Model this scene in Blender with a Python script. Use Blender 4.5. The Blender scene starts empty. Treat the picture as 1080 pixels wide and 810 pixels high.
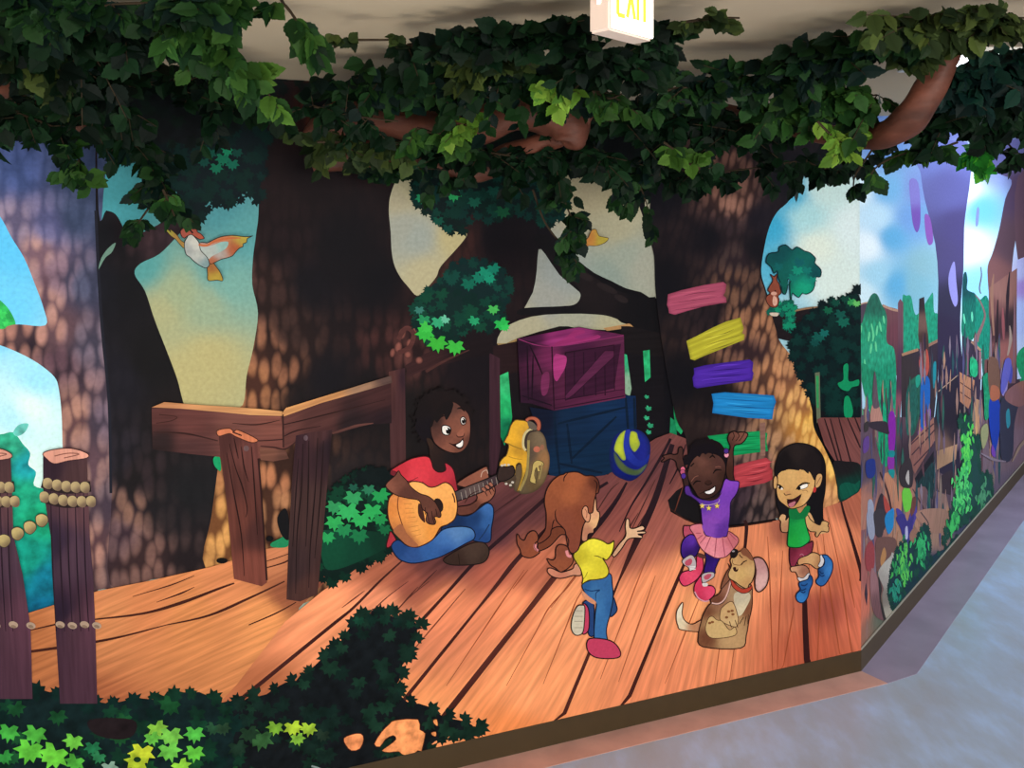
import bpy, math, random
import numpy as np
from mathutils import Vector, Matrix, geometry

C = bpy.context.scene.collection
SC = bpy.context.scene
# ------------------------------------------------------------------ camera, light, exposure
F = 900.0; EYE = 1.80; HOR = 240.0          # focal length in px of a 1080 wide frame, eye height, horizon row
cam_d = bpy.data.cameras.new('camera'); cam = bpy.data.objects.new('camera', cam_d); C.objects.link(cam)
cam_d.sensor_width = 36.0; cam_d.lens = 36.0 * F / 1080.0
cam_d.shift_y = -(405.0 - HOR) / 1080.0
cam_d.clip_start = 0.02
cam.location = (0, 0, EYE); cam.rotation_euler = (math.radians(90), 0, 0)
SC.camera = cam
SC.view_settings.view_transform = 'Standard'; SC.view_settings.look = 'None'
SC.view_settings.gamma = 1.0; SC.view_settings.use_curve_mapping = False
SC.view_settings.exposure = 0.0
world = bpy.data.worlds.new('world'); SC.world = world; world.use_nodes = True
world.node_tree.nodes['Background'].inputs[0].default_value = (1.0, 0.97, 0.93, 1)
world.node_tree.nodes['Background'].inputs[1].default_value = 0.60

def area_light(name, loc, target, sx, sy, power, col):
    d = bpy.data.lights.new(name, 'AREA'); d.shape = 'RECTANGLE'; d.size = sx; d.size_y = sy
    d.energy = power; d.color = col
    o = bpy.data.objects.new(name, d); C.objects.link(o); o.location = loc
    o.rotation_euler = (Vector(target) - Vector(loc)).to_track_quat('-Z', 'Y').to_euler()
    return o
area_light('corridor_light', (1.6, -2.6, 1.75), (0.2, 3.0, 0.8), 2.6, 1.2, 245, (1.0, 0.95, 0.88))
area_light('corridor_light', (-1.9, -1.2, 2.2), (-1.2, 2.6, 1.0), 1.6, 1.0, 24, (1.0, 0.95, 0.88))
area_light('far_corridor_light', (4.2, 4.1, 2.15), (2.4, 4.8, 0.9), 1.4, 1.4, 66, (0.72, 0.84, 1.0))

def point_fill(name, loc, power, col, rad):
    d = bpy.data.lights.new(name, 'POINT'); d.energy = power; d.color = col; d.shadow_soft_size = rad
    o = bpy.data.objects.new(name, d); C.objects.link(o); o.location = loc; return o
area_light('ceiling_fill', (-0.75, 1.0, 0.75), (-0.7, 1.25, 2.26), 0.9, 0.7, 16, (1.0, 0.93, 0.80))  # unseen fill lights added to brighten the ceiling from below
area_light('ceiling_fill', (1.3, 0.9, 0.75), (1.3, 1.2, 2.26), 1.0, 0.7, 5, (1.0, 0.92, 0.80))
point_fill('unseen_fill', (-1.3, 0.1, 1.80), 8, (1.0, 0.90, 0.76), 0.12)  # point lights added out of view to fill the ceiling and mural
point_fill('unseen_fill', (0.9, -0.3, 1.75), 8, (1.0, 0.90, 0.78), 0.12)

# ------------------------------------------------------------------ geometry of the place
def W(x, y, d):
    """a point seen at pixel x, y and standing d metres away along the corridor"""
    return Vector(((x - 540) / F * d, d, EYE + (HOR - y) / F * d))
CORN = Vector(((906 - 540) / F * 3.469, 3.469, 0))
U1 = Vector(((2856 - 540) / F, 1, 0)).normalized()
U2 = Vector(((1295 - 540) / F, 1, 0)).normalized()
CEIL = 2.26; CEIL_FAR = 2.95; BB = 0.085
L1, L2 = 4.6, 7.0                                     # lengths of the two walls

# ------------------------------------------------------------------ materials
def lin(c):
    if isinstance(c, str):
        c = c.lstrip('#'); c = [int(c[i:i+2], 16) / 255.0 for i in (0, 2, 4)]
        return np.array([v / 12.92 if v <= 0.04045 else ((v + 0.055) / 1.055) ** 2.4 for v in c])
    return np.array(c, float)
def newmat(name):
    m = bpy.data.materials.new(name); m.use_nodes = True
    return m, m.node_tree.nodes, m.node_tree.links, m.node_tree.nodes['Principled BSDF']
def plain(name, col, rough=0.6, spec=0.3, noise=0.0, nscale=8.0, bump=0.0, metal=0.0, stretch=(1, 1, 1), rnoise=0.0):
    m, N, Lk, B = newmat(name)
    c = lin(col)
    B.inputs['Roughness'].default_value = rough; B.inputs['Specular IOR Level'].default_value = spec
    B.inputs['Metallic'].default_value = metal
    B.inputs['Base Color'].default_value = (*c, 1)
    if noise or bump:
        tc = N.new('ShaderNodeTexCoord'); mp = N.new('ShaderNodeMapping'); mp.inputs['Scale'].default_value = stretch
        nz = N.new('ShaderNodeTexNoise'); nz.inputs['Scale'].default_value = nscale; nz.inputs['Detail'].default_value = 5
        Lk.new(tc.outputs['Object'], mp.inputs[0]); Lk.new(mp.outputs[0], nz.inputs['Vector'])
        if noise:
            cr = N.new('ShaderNodeValToRGB'); cr.color_ramp.elements[0].position = 0.3; cr.color_ramp.elements[1].position = 0.7
            cr.color_ramp.elements[0].color = (*(c * (1 - noise)), 1); cr.color_ramp.elements[1].color = (*np.minimum(c * (1 + noise), 1), 1)
            Lk.new(nz.outputs['Fac'], cr.inputs[0]); Lk.new(cr.outputs[0], B.inputs['Base Color'])
        if bump:
            bp = N.new('ShaderNodeBump'); bp.inputs['Strength'].default_value = bump; bp.inputs['Distance'].default_value = 0.01
            Lk.new(nz.outputs['Fac'], bp.inputs['Height']); Lk.new(bp.outputs[0], B.inputs['Normal'])
    return m

def paint_mat(kind):
    m, N, Lk, B = newmat('mural_' + kind)
    B.inputs['Roughness'].default_value = 0.6; B.inputs['Specular IOR Level'].default_value = 0.06
    a1 = N.new('ShaderNodeAttribute'); a1.attribute_name = 'Col'
    tc = N.new('ShaderNodeTexCoord')
    g = N.new('ShaderNodeTexNoise'); g.inputs['Scale'].default_value = 90; g.inputs['Detail'].default_value = 4
    Lk.new(tc.outputs['Object'], g.inputs['Vector'])
    gm = N.new('ShaderNodeMapRange'); gm.inputs[1].default_value = 0.3; gm.inputs[2].default_value = 0.7
    gm.inputs[3].default_value = 0.90; gm.inputs[4].default_value = 1.08
    Lk.new(g.outputs['Fac'], gm.inputs[0])
    src = a1.outputs['Color']
    uv = N.new('ShaderNodeUVMap'); uv.uv_map = 'UV'
    if kind == 'bark':
        a2 = N.new('ShaderNodeAttribute'); a2.attribute_name = 'Col2'
        mp = N.new('ShaderNodeMapping'); mp.inputs['Scale'].default_value = (12, 31, 1)
        dn = N.new('ShaderNodeTexNoise'); dn.inputs['Scale'].default_value = 9; dn.inputs['Detail'].default_value = 2
        Lk.new(uv.outputs[0], dn.inputs['Vector'])
        ad = N.new('ShaderNodeVectorMath'); ad.operation = 'SCALE'; ad.inputs['Scale'].default_value = 0.022
        sb = N.new('ShaderNodeVectorMath'); sb.operation = 'SUBTRACT'; sb.inputs[1].default_value = (0.5, 0.5, 0.5)
        Lk.new(dn.outputs['Color'], sb.inputs[0]); Lk.new(sb.outputs[0], ad.inputs[0])
        av = N.new('ShaderNodeVectorMath'); av.operation = 'ADD'
        Lk.new(uv.outputs[0], av.inputs[0]); Lk.new(ad.outputs[0], av.inputs[1]); Lk.new(av.outputs[0], mp.inputs[0])
        v = N.new('ShaderNodeTexVoronoi'); v.voronoi_dimensions = '2D'; v.feature = 'F1'; v.inputs['Scale'].default_value = 1
        v.inputs['Randomness'].default_value = 0.62
        Lk.new(mp.outputs[0], v.inputs['Vector'])
        r = N.new('ShaderNodeMapRange'); r.interpolation_type = 'SMOOTHSTEP'; r.inputs[1].default_value = 0.62; r.inputs[2].default_value = 0.22
        Lk.new(v.outputs['Distance'], r.inputs[0])
        n2 = N.new('ShaderNodeTexNoise'); n2.inputs['Scale'].default_value = 14
        Lk.new(uv.outputs[0], n2.inputs['Vector'])
        r2 = N.new('ShaderNodeMapRange'); r2.inputs[1].default_value = 0.30; r2.inputs[2].default_value = 0.58; r2.inputs[3].default_value = 0.5
        Lk.new(n2.outputs['Fac'], r2.inputs[0])
        mu = N.new('ShaderNodeMath'); mu.operation = 'MULTIPLY'; Lk.new(r.outputs[0], mu.inputs[0]); Lk.new(r2.outputs[0], mu.inputs[1])
        mx = N.new('ShaderNodeMix'); mx.data_type = 'RGBA'
        Lk.new(mu.outputs[0], mx.inputs['Factor']); Lk.new(a1.outputs['Color'], mx.inputs['A']); Lk.new(a2.outputs['Color'], mx.inputs['B'])
        src = mx.outputs['Result']
    if kind == 'wood':
        mp = N.new('ShaderNodeMapping'); mp.inputs['Scale'].default_value = (5, 85, 1)
        Lk.new(uv.outputs[0], mp.inputs[0])
        n2 = N.new('ShaderNodeTexNoise'); n2.inputs['Scale'].default_value = 1; n2.inputs['Detail'].default_value = 3
        Lk.new(mp.outputs[0], n2.inputs['Vector'])
        gm.inputs[3].default_value = 0.78; gm.inputs[4].default_value = 1.22
        Lk.new(n2.outputs['Fac'], gm.inputs[0])
    if kind == 'leafy':
        g.inputs['Scale'].default_value = 34; gm.inputs[3].default_value = 0.6; gm.inputs[4].default_value = 1.4
    vm = N.new('ShaderNodeVectorMath'); vm.operation = 'SCALE'
    Lk.new(src, vm.inputs[0]); Lk.new(gm.outputs[0], vm.inputs['Scale'])
    Lk.new(vm.outputs[0], B.inputs['Base Color'])
    return m
PM = {k: paint_mat(k) for k in ('paint', 'bark', 'wood', 'leafy')}

# ------------------------------------------------------------------ helpers for solids
def tag(o, label=None, cat=None, group=None, kind=None):
    if label: o['label'] = label
    if cat: o['category'] = cat
    if group: o['group'] = group
    if kind: o['kind'] = kind
    return o
def empty(name, loc=(0, 0, 0), rz=0):
    o = bpy.data.objects.new(name, None); C.objects.link(o); o.location = loc; o.rotation_euler = (0, 0, rz)
    o.empty_display_size = 0.05
    return o
def mesh_obj(name, verts, faces, mat, parent=None, smooth=False, world_space=True):
    me = bpy.data.meshes.new(name); me.from_pydata([tuple(v) for v in verts], [], faces); me.update()
    me.materials.append(mat)
    if smooth: me.polygons.foreach_set('use_smooth', [True] * len(me.polygons))
    o = bpy.data.objects.new(name, me); C.objects.link(o)
    if parent:
        o.parent = parent
        if world_space:
            mi = (Matrix.Translation(parent.location) @ parent.rotation_euler.to_matrix().to_4x4()).inverted()
            me.transform(mi)
    return o
def prism(base, z0, z1):
    n = len(base)
    v = [(p[0], p[1], z0) for p in base] + [(p[0], p[1], z1) for p in base]
    f = [tuple(range(n))[::-1], tuple(range(n, 2 * n))] + [(i, (i + 1) % n, n + (i + 1) % n, n + i) for i in range(n)]
    return v, f
# ------------------------------------------------------------------ the setting: floor, walls, ceiling, trims
N1 = Vector((-U1.y, U1.x, 0)); N2 = Vector((-U2.y, U2.x, 0))      # pointing into the walls
E1 = CORN - U1 * L1; E2 = CORN + U2 * L2
TH = 0.16
bis = (N1 + N2).normalized(); kb = TH / bis.dot(N1)

def floor_material():
    m, N, Lk, B = newmat('floor_vinyl')
    tc = N.new('ShaderNodeTexCoord'); mp = N.new('ShaderNodeMapping')
    mp.inputs['Scale'].default_value = (3.2, 1.5, 1); mp.inputs['Rotation'].default_value = (0, 0, 0.1)
    nz = N.new('ShaderNodeTexNoise'); nz.inputs['Scale'].default_value = 1.6; nz.inputs['Detail'].default_value = 6; nz.inputs['Roughness'].default_value = 0.6
    cr = N.new('ShaderNodeValToRGB'); e = cr.color_ramp.elements
    e[0].position = 0.32; e[0].color = (*lin('#a2a9b4'), 1); e[1].position = 0.68; e[1].color = (*lin('#b0c8ea'), 1)
    x = cr.color_ramp.elements.new(0.5); x.color = (*lin('#a6b4c8'), 1)
    Lk.new(tc.outputs['Object'], mp.inputs[0]); Lk.new(mp.outputs[0], nz.inputs['Vector']); Lk.new(nz.outputs['Fac'], cr.inputs[0])
    Lk.new(cr.outputs[0], B.inputs['Base Color'])
    B.inputs['Roughness'].default_value = 0.32; B.inputs['Specular IOR Level'].default_value = 0.5
    n2 = N.new('ShaderNodeTexNoise'); n2.inputs['Scale'].default_value = 16; n2.inputs['Detail'].default_value = 3
    m2 = N.new('ShaderNodeMapping'); m2.inputs['Scale'].default_value = (1.6, 0.5, 1)
    Lk.new(tc.outputs['Object'], m2.inputs[0]); Lk.new(m2.outputs[0], n2.inputs['Vector'])
    bp = N.new('ShaderNodeBump'); bp.inputs['Strength'].default_value = 0.25; bp.inputs['Distance'].default_value = 0.01
    Lk.new(n2.outputs['Fac'], bp.inputs['Height']); Lk.new(bp.outputs[0], B.inputs['Normal'])
    return m
fv, ff = prism([(-4.5, -4), (8, -4), (8, 10), (-4.5, 10)], -0.08, 0.0)
tag(mesh_obj('floor', fv, ff, floor_material()), kind='structure')

wall_m = plain('wall_plaster', '#8d8578', 0.8, 0.2, 0.05, 6)
def wall(name, a, b, z1):
    n = Vector((-(b - a).y, (b - a).x, 0)).normalized()
    pts = [a, b, b + n * TH, a + n * TH]
    v, f = prism(pts, 0, z1); return tag(mesh_obj(name, v, f, wall_m), kind='structure')
# the two walls meet in a mitred outer corner
v, f = prism([E1, CORN, CORN + bis * kb, E1 + N1 * TH], 0, CEIL); tag(mesh_obj('wall_left', v, f, wall_m), kind='structure')
v, f = prism([CORN, E2, E2 + N2 * TH, CORN + bis * kb], 0, CEIL_FAR); tag(mesh_obj('wall_right', v, f, wall_m), kind='structure')
wall('wall_far', E2, E2 + Vector((4.0, 0, 0)), CEIL_FAR)

bbm = plain('baseboard_rubber', '#40331f', 0.5, 0.3, 0.06, 20)
def bboard(name, a, b, n0, ma, mb, h, t):
    v, f = prism([a, b, b - mb * t, a - ma * t], 0, h); return tag(mesh_obj(name, v, f, bbm), kind='structure')
tb = 0.010
bboard('baseboard_left', E1, CORN, N1, N1, bis / bis.dot(N1), BB, tb)
bboard('baseboard_right', CORN, E2, N2, bis / bis.dot(N1), N2, BB, tb)
capm = plain('baseboard_cap', '#a09a8c', 0.5)
a = CORN; v, f = prism([a - N2 * 0.004, E2 - N2 * 0.004, E2 - N2 * tb, a - N2 * tb], BB, BB + 0.004)
tag(mesh_obj('trim_1', v, f, capm), kind='structure')

# border strip laid in the floor along both walls
bm1 = plain('floor_border_terracotta', '#c89a8c', 0.35, 0.5, 0.16, 7, 0.05)
bm2 = plain('floor_border_mauve', '#92869c', 0.35, 0.5, 0.14, 5, 0.05)
mi = bis / bis.dot(N1)
v, f = prism([E1 - N1 * tb, CORN - mi * tb, CORN - mi * 0.12, E1 - N1 * 0.098], 0, 0.0015); tag(mesh_obj('trim_2', v, f, bm1), kind='structure')
v, f = prism([CORN - mi * tb, E2 - N2 * tb, E2 - N2 * 0.188, CORN + U2 * 0.12 - N2 * 0.188, CORN - mi * 0.12], 0, 0.0015); tag(mesh_obj('trim_3', v, f, bm2), kind='structure')

# lower ceiling over the near space, higher one down the side corridor, fascia between them
cm = plain('ceiling_board', '#b3a38c', 0.85, 0.2, 0.05, 2.2)
cend = CORN + Vector((6.5, 0, 0))
v, f = prism([(-4.5, -4), (8, -4), (8, CORN.y), (CORN.x, CORN.y), (E1.x + N1.x * TH, E1.y + N1.y * TH), (-4.5, E1.y)], CEIL, CEIL + 0.12)
tag(mesh_obj('ceiling', v, f, cm), kind='structure')
v, f = prism([(CORN.x, CORN.y), (8, CORN.y), (8, 10), (CORN.x, 10)], CEIL_FAR, CEIL_FAR + 0.1)
tag(mesh_obj('ceiling', v, f, cm), kind='structure')
v, f = prism([(CORN.x, CORN.y), (8, CORN.y), (8, CORN.y + 0.05), (CORN.x + 0.04, CORN.y + 0.05)], CEIL + 0.0, CEIL_FAR)
tag(mesh_obj('trim_4', v, f, cm), kind='structure')
# ------------------------------------------------------------------ mural painting: flat paint layers lying on the wall
LAYER = [0]
STEP = 0.000005
class Canvas:
    def __init__(s, name, U, lo, hi, z1, label):
        s.U = U; s.N = Vector((-U.y, U.x, 0)); s.lo = lo; s.hi = hi; s.z0 = BB; s.z1 = z1
        s.obj = empty(name, CORN, math.atan2(U.y, U.x))
        tag(s.obj, label, 'mural')
    def loc(s, P):
        P = np.asarray(P, float); dx = (P[:, 0] - 540) / F; dz = (HOR - P[:, 1]) / F
        den = dx * s.N.x + s.N.y
        t = (CORN.x * s.N.x + CORN.y * s.N.y) / den
        X = dx * t - CORN.x; Y = t - CORN.y
        a = X * s.U.x + Y * s.U.y
        return np.clip(a, s.lo, s.hi), np.clip(EYE + dz * t, s.z0, s.z1)
    def px(s, a, z):
        x = CORN.x + s.U.x * a; y = CORN.y + s.U.y * a
        return (540 + F * x / y, HOR - (z - EYE) * F / y)
SHEETS = []
def P(s, x0=0, y0=0, k=1.0, ky=None):
    return [(x0 + float(a) / k, y0 + float(b) / (ky or k)) for a, b in (q.split(',') for q in s.split())]
def smooth(pts, closed=True, n=4):
    n_ = len(pts); out = []
    rng = range(n_) if closed else range(n_ - 1)
    g = (lambda i: pts[i % n_]) if closed else (lambda i: pts[min(max(i, 0), n_ - 1)])
    for i in rng:
        p0, p1, p2, p3 = (np.array(g(i + j)) for j in (-1, 0, 1, 2))
        for j in range(n):
            t = j / n
            out.append(tuple(0.5 * (2 * p1 + (p2 - p0) * t + (2 * p0 - 5 * p1 + 4 * p2 - p3) * t * t + (3 * p1 - p0 - 3 * p2 + p3) * t ** 3)))
    if not closed: out.append(tuple(pts[-1]))
    return out
def idw(Q, stops, p=2.0):
    if isinstance(stops, (str, np.ndarray)): return np.tile(lin(stops), (len(Q), 1))
    S = np.array([(a, b) for a, b, _ in stops], float); K = np.array([lin(c) for _, _, c in stops])
    w = 1.0 / (((Q[:, None, :] - S[None]) ** 2).sum(2) + 30.0) ** p
    return (w @ K) / w.sum(1, keepdims=True)
def inside(Q, poly):
    x, y = Q[:, 0], Q[:, 1]; r = np.zeros(len(Q), bool); n = len(poly)
    for i in range(n):
        (x1, y1), (x2, y2) = poly[i], poly[(i + 1) % n]
        if y1 == y2: continue
        c = ((y1 > y) != (y2 > y)) & (x < (x2 - x1) * (y - y1) / (y2 - y1) + x1); r ^= c
    return r
def bdist(Q, poly):
    A = np.array(poly); B_ = np.roll(A, -1, 0); d = B_ - A; L = (d ** 2).sum(1) + 1e-9
    best = np.full(len(Q), 1e9)
    for i in range(len(A)):
        t = np.clip(((Q - A[i]) @ d[i]) / L[i], 0, 1)
        best = np.minimum(best, np.hypot(*(Q - A[i] - t[:, None] * d[i]).T))
    return best
class Sheet:
    def __init__(s, name, cv, parent=None, mat='paint', ang=0.0, label=None):
        s.name = name; s.cv = cv; s.parent = parent; s.mat = mat; s.ang = ang; s.label = label; s.vp = None
        s.V = []; s.O = []; s.K = []; s.K2 = []; s.Fc = []; s.n = 0; s.A = []; SHEETS.append(s)
    def _add(s, Q, faces, K, K2=None, ang=None):
        LAYER[0] += 1
        s.V.append(np.asarray(Q, float)); s.O.append(np.full(len(Q), LAYER[0] * STEP)); s.K.append(K); s.K2.append(K if K2 is None else K2)
        s.A.append(np.full(len(Q), s.ang if ang is None else ang))
        s.Fc += [tuple(i + s.n for i in f) for f in faces]; s.n += len(Q)
    def fill(s, pts, col, col2=None, sm=True, g=None, edge=None, blobs=None, out=None, ow=1.2, ang=None, n=4):
        """col: hex or [(x, y, hex)]; edge=(width, hex); blobs=[(cx, cy, rx, ry, deg, hex, strength)]; out: contour colour"""
        if isinstance(pts, str): pts = P(pts)
        poly = smooth(pts, True, n) if sm else list(pts)
        A = np.array(poly); x0, y0 = A.min(0); x1, y1 = A.max(0)
        need = (not isinstance(col, str)) or edge or blobs or (col2 is not None and not isinstance(col2, str))
        inner = np.zeros((0, 2))
        if need:
            if g is None: g = max(1.2, min(6.0, math.sqrt((x1 - x0) * (y1 - y0)) / 14))
            gx, gy = np.meshgrid(np.arange(x0 + g / 2, x1, g), np.arange(y0 + g / 2, y1, g * 0.9))
            gx[1::2] += g / 2
            Q = np.stack([gx.ravel(), gy.ravel()], 1); Q = Q[inside(Q, poly)]
            if len(Q): inner = Q[bdist(Q, poly) > 0.35 * g]
            A2 = []                                        # finer boundary so that colour follows it
            for i in range(len(A)):
                a, b = A[i], A[(i + 1) % len(A)]; m = max(1, int(np.hypot(*(b - a)) / (g * 1.5)))
                for j in range(m): A2.append(a + (b - a) * j / m)
            A = np.array(A2)
        allp = np.vstack([A, inner]); nb = len(A)
        vo, _, fo, *_ = geometry.delaunay_2d_cdt([Vector(p) for p in allp.tolist()], [], [list(range(nb))], 1, 1e-4)
        Q = np.array([(v.x, v.y) for v in vo])
        if not len(Q): return
        K = idw(Q, col); K2 = idw(Q, col2) if col2 is not None else None
        if blobs:
            for (cx, cy, rx, ry, deg, hexc, st) in blobs:
                c, sn = math.cos(math.radians(deg)), math.sin(math.radians(deg)); D = Q - np.array([cx, cy])
                u = (D[:, 0] * c + D[:, 1] * sn) / rx; v = (-D[:, 0] * sn + D[:, 1] * c) / ry
                w = (st * np.exp(-(u * u + v * v) ** 1.5))[:, None]
                K = K * (1 - w) + lin(hexc) * w
                if K2 is not None: K2 = K2 * (1 - w) + lin(hexc) * w
        if edge:
            w = np.clip(1 - bdist(Q, poly) / edge[0], 0, 1)[:, None] ** 1.2 * (edge[2] if len(edge) > 2 else 0.8)
            K = K * (1 - w) + lin(edge[1]) * w
        s._add(Q, fo, K, K2, ang)
        if out: s.stroke(poly, ow, out, sm=False, closed=True)
    def stroke(s, pts, w, col, sm=True, closed=False, taper=False):
        if isinstance(pts, str): pts = P(pts)
        line = smooth(pts, closed, 5) if sm else list(pts)
        A = np.array(line); n = len(A)
        if closed: d = np.roll(A, -1, 0) - np.roll(A, 1, 0)
        else: d = np.gradient(A, axis=0)
        L = np.hypot(*d.T) + 1e-9; nr = np.stack([-d[:, 1], d[:, 0]], 1) / L[:, None]
        ws = np.full(n, (w[0] if isinstance(w, (list, tuple)) else w) / 2.0)
        if isinstance(w, (list, tuple)) or taper:
            a = w if isinstance(w, (list, tuple)) else (w * 0.2, w, w * 0.2)
            ws = np.interp(np.linspace(0, 1, n), np.linspace(0, 1, len(a)), a) / 2
        Q = np.vstack([A + nr * ws[:, None], A - nr * ws[:, None]])
        m = n if closed else n - 1
        fc = [(i, (i + 1) % n, n + (i + 1) % n, n + i) for i in range(m)]
        s._add(Q, fc, idw(Q, col), None)
    def dot(s, cx, cy, rx, ry=None, col='#000000', deg=0, **kw):
        ry = ry or rx; c, sn = math.cos(math.radians(deg)), math.sin(math.radians(deg)); pts = []
        for i in range(14):
            t = i / 14 * 2 * math.pi; a, b = rx * math.cos(t), ry * math.sin(t); pts.append((cx + a * c - b * sn, cy + a * sn + b * c))
        s.fill(pts, col, sm=False, **kw)
    def leaf(s, x, y, r, deg, col, sx=1.0):
        prof = [(0, -.15), (-.35, -.45), (-.75, -.35), (-.55, 0), (-1.0, .35), (-.55, .4), (-.45, .8), (-.15, .65), (0, 1.1), (.2, .65), (.5, .8), (.55, .4), (1.0, .35), (.6, 0), (.75, -.35), (.35, -.45)]
        c, sn = math.cos(math.radians(deg)), math.sin(math.radians(deg))
        s.fill([(x + (a * c - b * sn) * r * sx, y + (a * sn + b * c) * r) for a, b in prof], col, sm=False)
    def build(s):
        if not s.V: return
        cv = s.cv; V = np.vstack(s.V); a, z = cv.loc(V); o = np.concatenate(s.O)
        co = np.stack([a, -(0.001 + o), z], 1)
        me = bpy.data.meshes.new(s.name); me.from_pydata(co.tolist(), [], [f if len(f) < 3 else f for f in s.Fc]); 
        KA = np.vstack(s.K); KB = np.vstack(s.K2)
        lum = lambda q: (q @ np.array([.3, .6, .1]))[:, None]
        KB = KA + (KB - KA) * np.clip(lum(KB) / 0.09, 0.3, 1)
        deep = lambda q: q * (0.55 + 0.45 * np.clip(lum(q) / 0.10, 0, 1))       # darkest paints deepened to offset strong light on the mural
        KA, KB = deep(KA), deep(KB)
        K = np.hstack([np.clip(KA, 0, 1), np.ones((s.n, 1))]); K2 = np.hstack([np.clip(KB, 0, 1), np.ones((s.n, 1))])
        for nm, D in (('Col', K),) + ((('Col2', K2),) if s.mat == 'bark' else ()):
            at = me.attributes.new(nm, 'FLOAT_COLOR', 'POINT'); at.data.foreach_set('color', D.astype(np.float32).ravel())
        if s.mat in ('bark', 'wood'):
            an = np.radians(np.concatenate(s.A)); uu = a * np.cos(an) + z * np.sin(an); vv = -a * np.sin(an) + z * np.cos(an)
            if s.vp is not None:                                  # grain that fans out from the far end of the planks
                (va,), (vz,) = cv.loc([s.vp]); uu = np.hypot(a - va, z - vz); vv = np.arctan2(a - va, z - vz) * 0.9
            me.uv_layers.new(name='UV'); li = np.empty(len(me.loops), int); me.loops.foreach_get('vertex_index', li)
            me.uv_layers['UV'].data.foreach_set('uv', np.stack([uu[li], vv[li]], 1).astype(np.float32).ravel())
        me.materials.append(PM[s.mat])
        ob = bpy.data.objects.new(s.name, me); C.objects.link(ob)
        s.obj = ob
        if s.label: ob['label'] = s.label
    def link(s):
        if not s.V: return
        s.obj.parent = s.parent.obj if s.parent else s.cv.obj
def shade(c, k):
    v = lin(c) * k; return v
def foliage(sh, poly, base, cols, n, r, seed, sx=1.0, edge=None, spill=0.0):
    """a painted clump: dark mass, then n painted leaves, the light ones last"""
    rnd = random.Random(seed); cols = [lin(c) * 0.72 for c in cols]
    if isinstance(poly, str): poly = P(poly)
    A = np.array(smooth(poly))
    # ragged outline of the mass
    rag = []
    for i, p in enumerate(A.tolist()):
        rag.append((p[0] + rnd.uniform(-1, 1) * r * 0.35 * sx, p[1] + rnd.uniform(-1, 1) * r * 0.35))
    sh.fill(rag, base, sm=False)
    x0, y0 = A.min(0); x1, y1 = A.max(0); pts = []
    pl = A.tolist(); cen = A.mean(0); acc = 0
    for i in range(len(A)):
        acc += float(np.hypot(*(A[i] - A[i - 1])))
        if acc > r * 1.15 * sx:
            acc = 0; dd = A[i] - cen; sh.leaf(A[i][0], A[i][1], r * rnd.uniform(.7, 1.1), -math.degrees(math.atan2(dd[0], dd[1])) + rnd.uniform(-25, 25), cols[0] if rnd.random() < .6 else cols[min(1, len(cols) - 1)], sx)
    while len(pts) < n:
        Q = np.array([[rnd.uniform(x0, x1), rnd.uniform(y0, y1)] for _ in range(60)])
        pts += [tuple(q) for q in Q[inside(Q, pl)]]
    pts = pts[:n]
    for i, (x, y) in enumerate(pts):
        c = cols[min(len(cols) - 1, int(len(cols) * i / n))]
        sh.leaf(x, y, r * rnd.uniform(0.7, 1.15), rnd.uniform(-50, 50), c, sx)
# ------------------------------------------------------------------ the large mural on the left wall
M1 = Canvas('mural', U1, -L1 + 0.02, -0.001, CEIL - 0.001, 'large treehouse mural of children playing on a wooden deck, on the near wall')
M1.lo = -3.75; M1.hi = 0.003
def corners(cv): return [cv.px(cv.lo, cv.z1), cv.px(cv.hi, cv.z1), cv.px(cv.hi, cv.z0), cv.px(cv.lo, cv.z0)]
sky = Sheet('painted_sky', M1)
sky.fill(corners(M1), [(0,180,'#3b9fd6'),(20,250,'#55b6e8'),(0,330,'#62bdea'),(40,400,'#8fd0ea'),(30,430,'#cbe6e2'),(0,480,'#cfe8e0'),(15,440,'#a4d8e8'),(100,240,'#3c8790'),
 (130,215,'#3f8a94'),(230,220,'#438088'),(190,310,'#8a987a'),(230,285,'#5a9090'),(170,330,'#979974'),(150,280,'#4a8a8a'),(220,320,'#859880'),(220,380,'#a39c6e'),(190,400,'#a39c6e'),(240,300,'#6a9890'),(255,250,'#4f8c90'),
 (420,210,'#9d967e'),(430,240,'#90938a'),(450,290,'#a09a7c'),(480,210,'#a0987a'),(470,240,'#a49a78'),(580,320,'#8c8e88'),(560,345,'#9b977f'),(650,350,'#9d997d'),
 (620,200,'#a0967a'),(650,240,'#9c987f'),(680,280,'#95978a'),(640,280,'#89918c'),(820,280,'#50a9c8'),(815,240,'#379cc2'),(835,205,'#4aa6c8'),(850,230,'#a0ccd2'),(870,200,'#bcd6d4'),
 (880,300,'#cbdcd8'),(860,260,'#d2ddd2'),(870,350,'#b4d4da'),(900,330,'#dfeef0'),(840,340,'#90bfd0'),(900,240,'#cfe0e2')], sm=False, g=9)

# distant greenery at the far left
far = Sheet('painted_distant_trees', M1, None, 'leafy')
far.fill('-20,455 0,458 14,456 24,468 32,478 30,490 38,498 36,512 52,518 64,536 62,560 62,662 -20,662', [(10,470,'#2a9a7c'),(28,492,'#168a94'),(30,520,'#1a9a78'),(6,520,'#149070'),(44,545,'#13946c'),(30,590,'#0e8a78'),(48,610,'#0b6a84'),(45,645,'#095a7c'),(10,640,'#0b6a80')], g=3.5)
far.fill('-12,312 4,320 14,334 16,345 4,352 -12,350', '#2aa050')
for q in ((2,330),(9,341),(-2,345)): far.leaf(q[0], q[1], 7, 30, '#35b858')
far.fill('14,456 20,448 30,447 26,456 18,460', '#5ab0a8')

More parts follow.
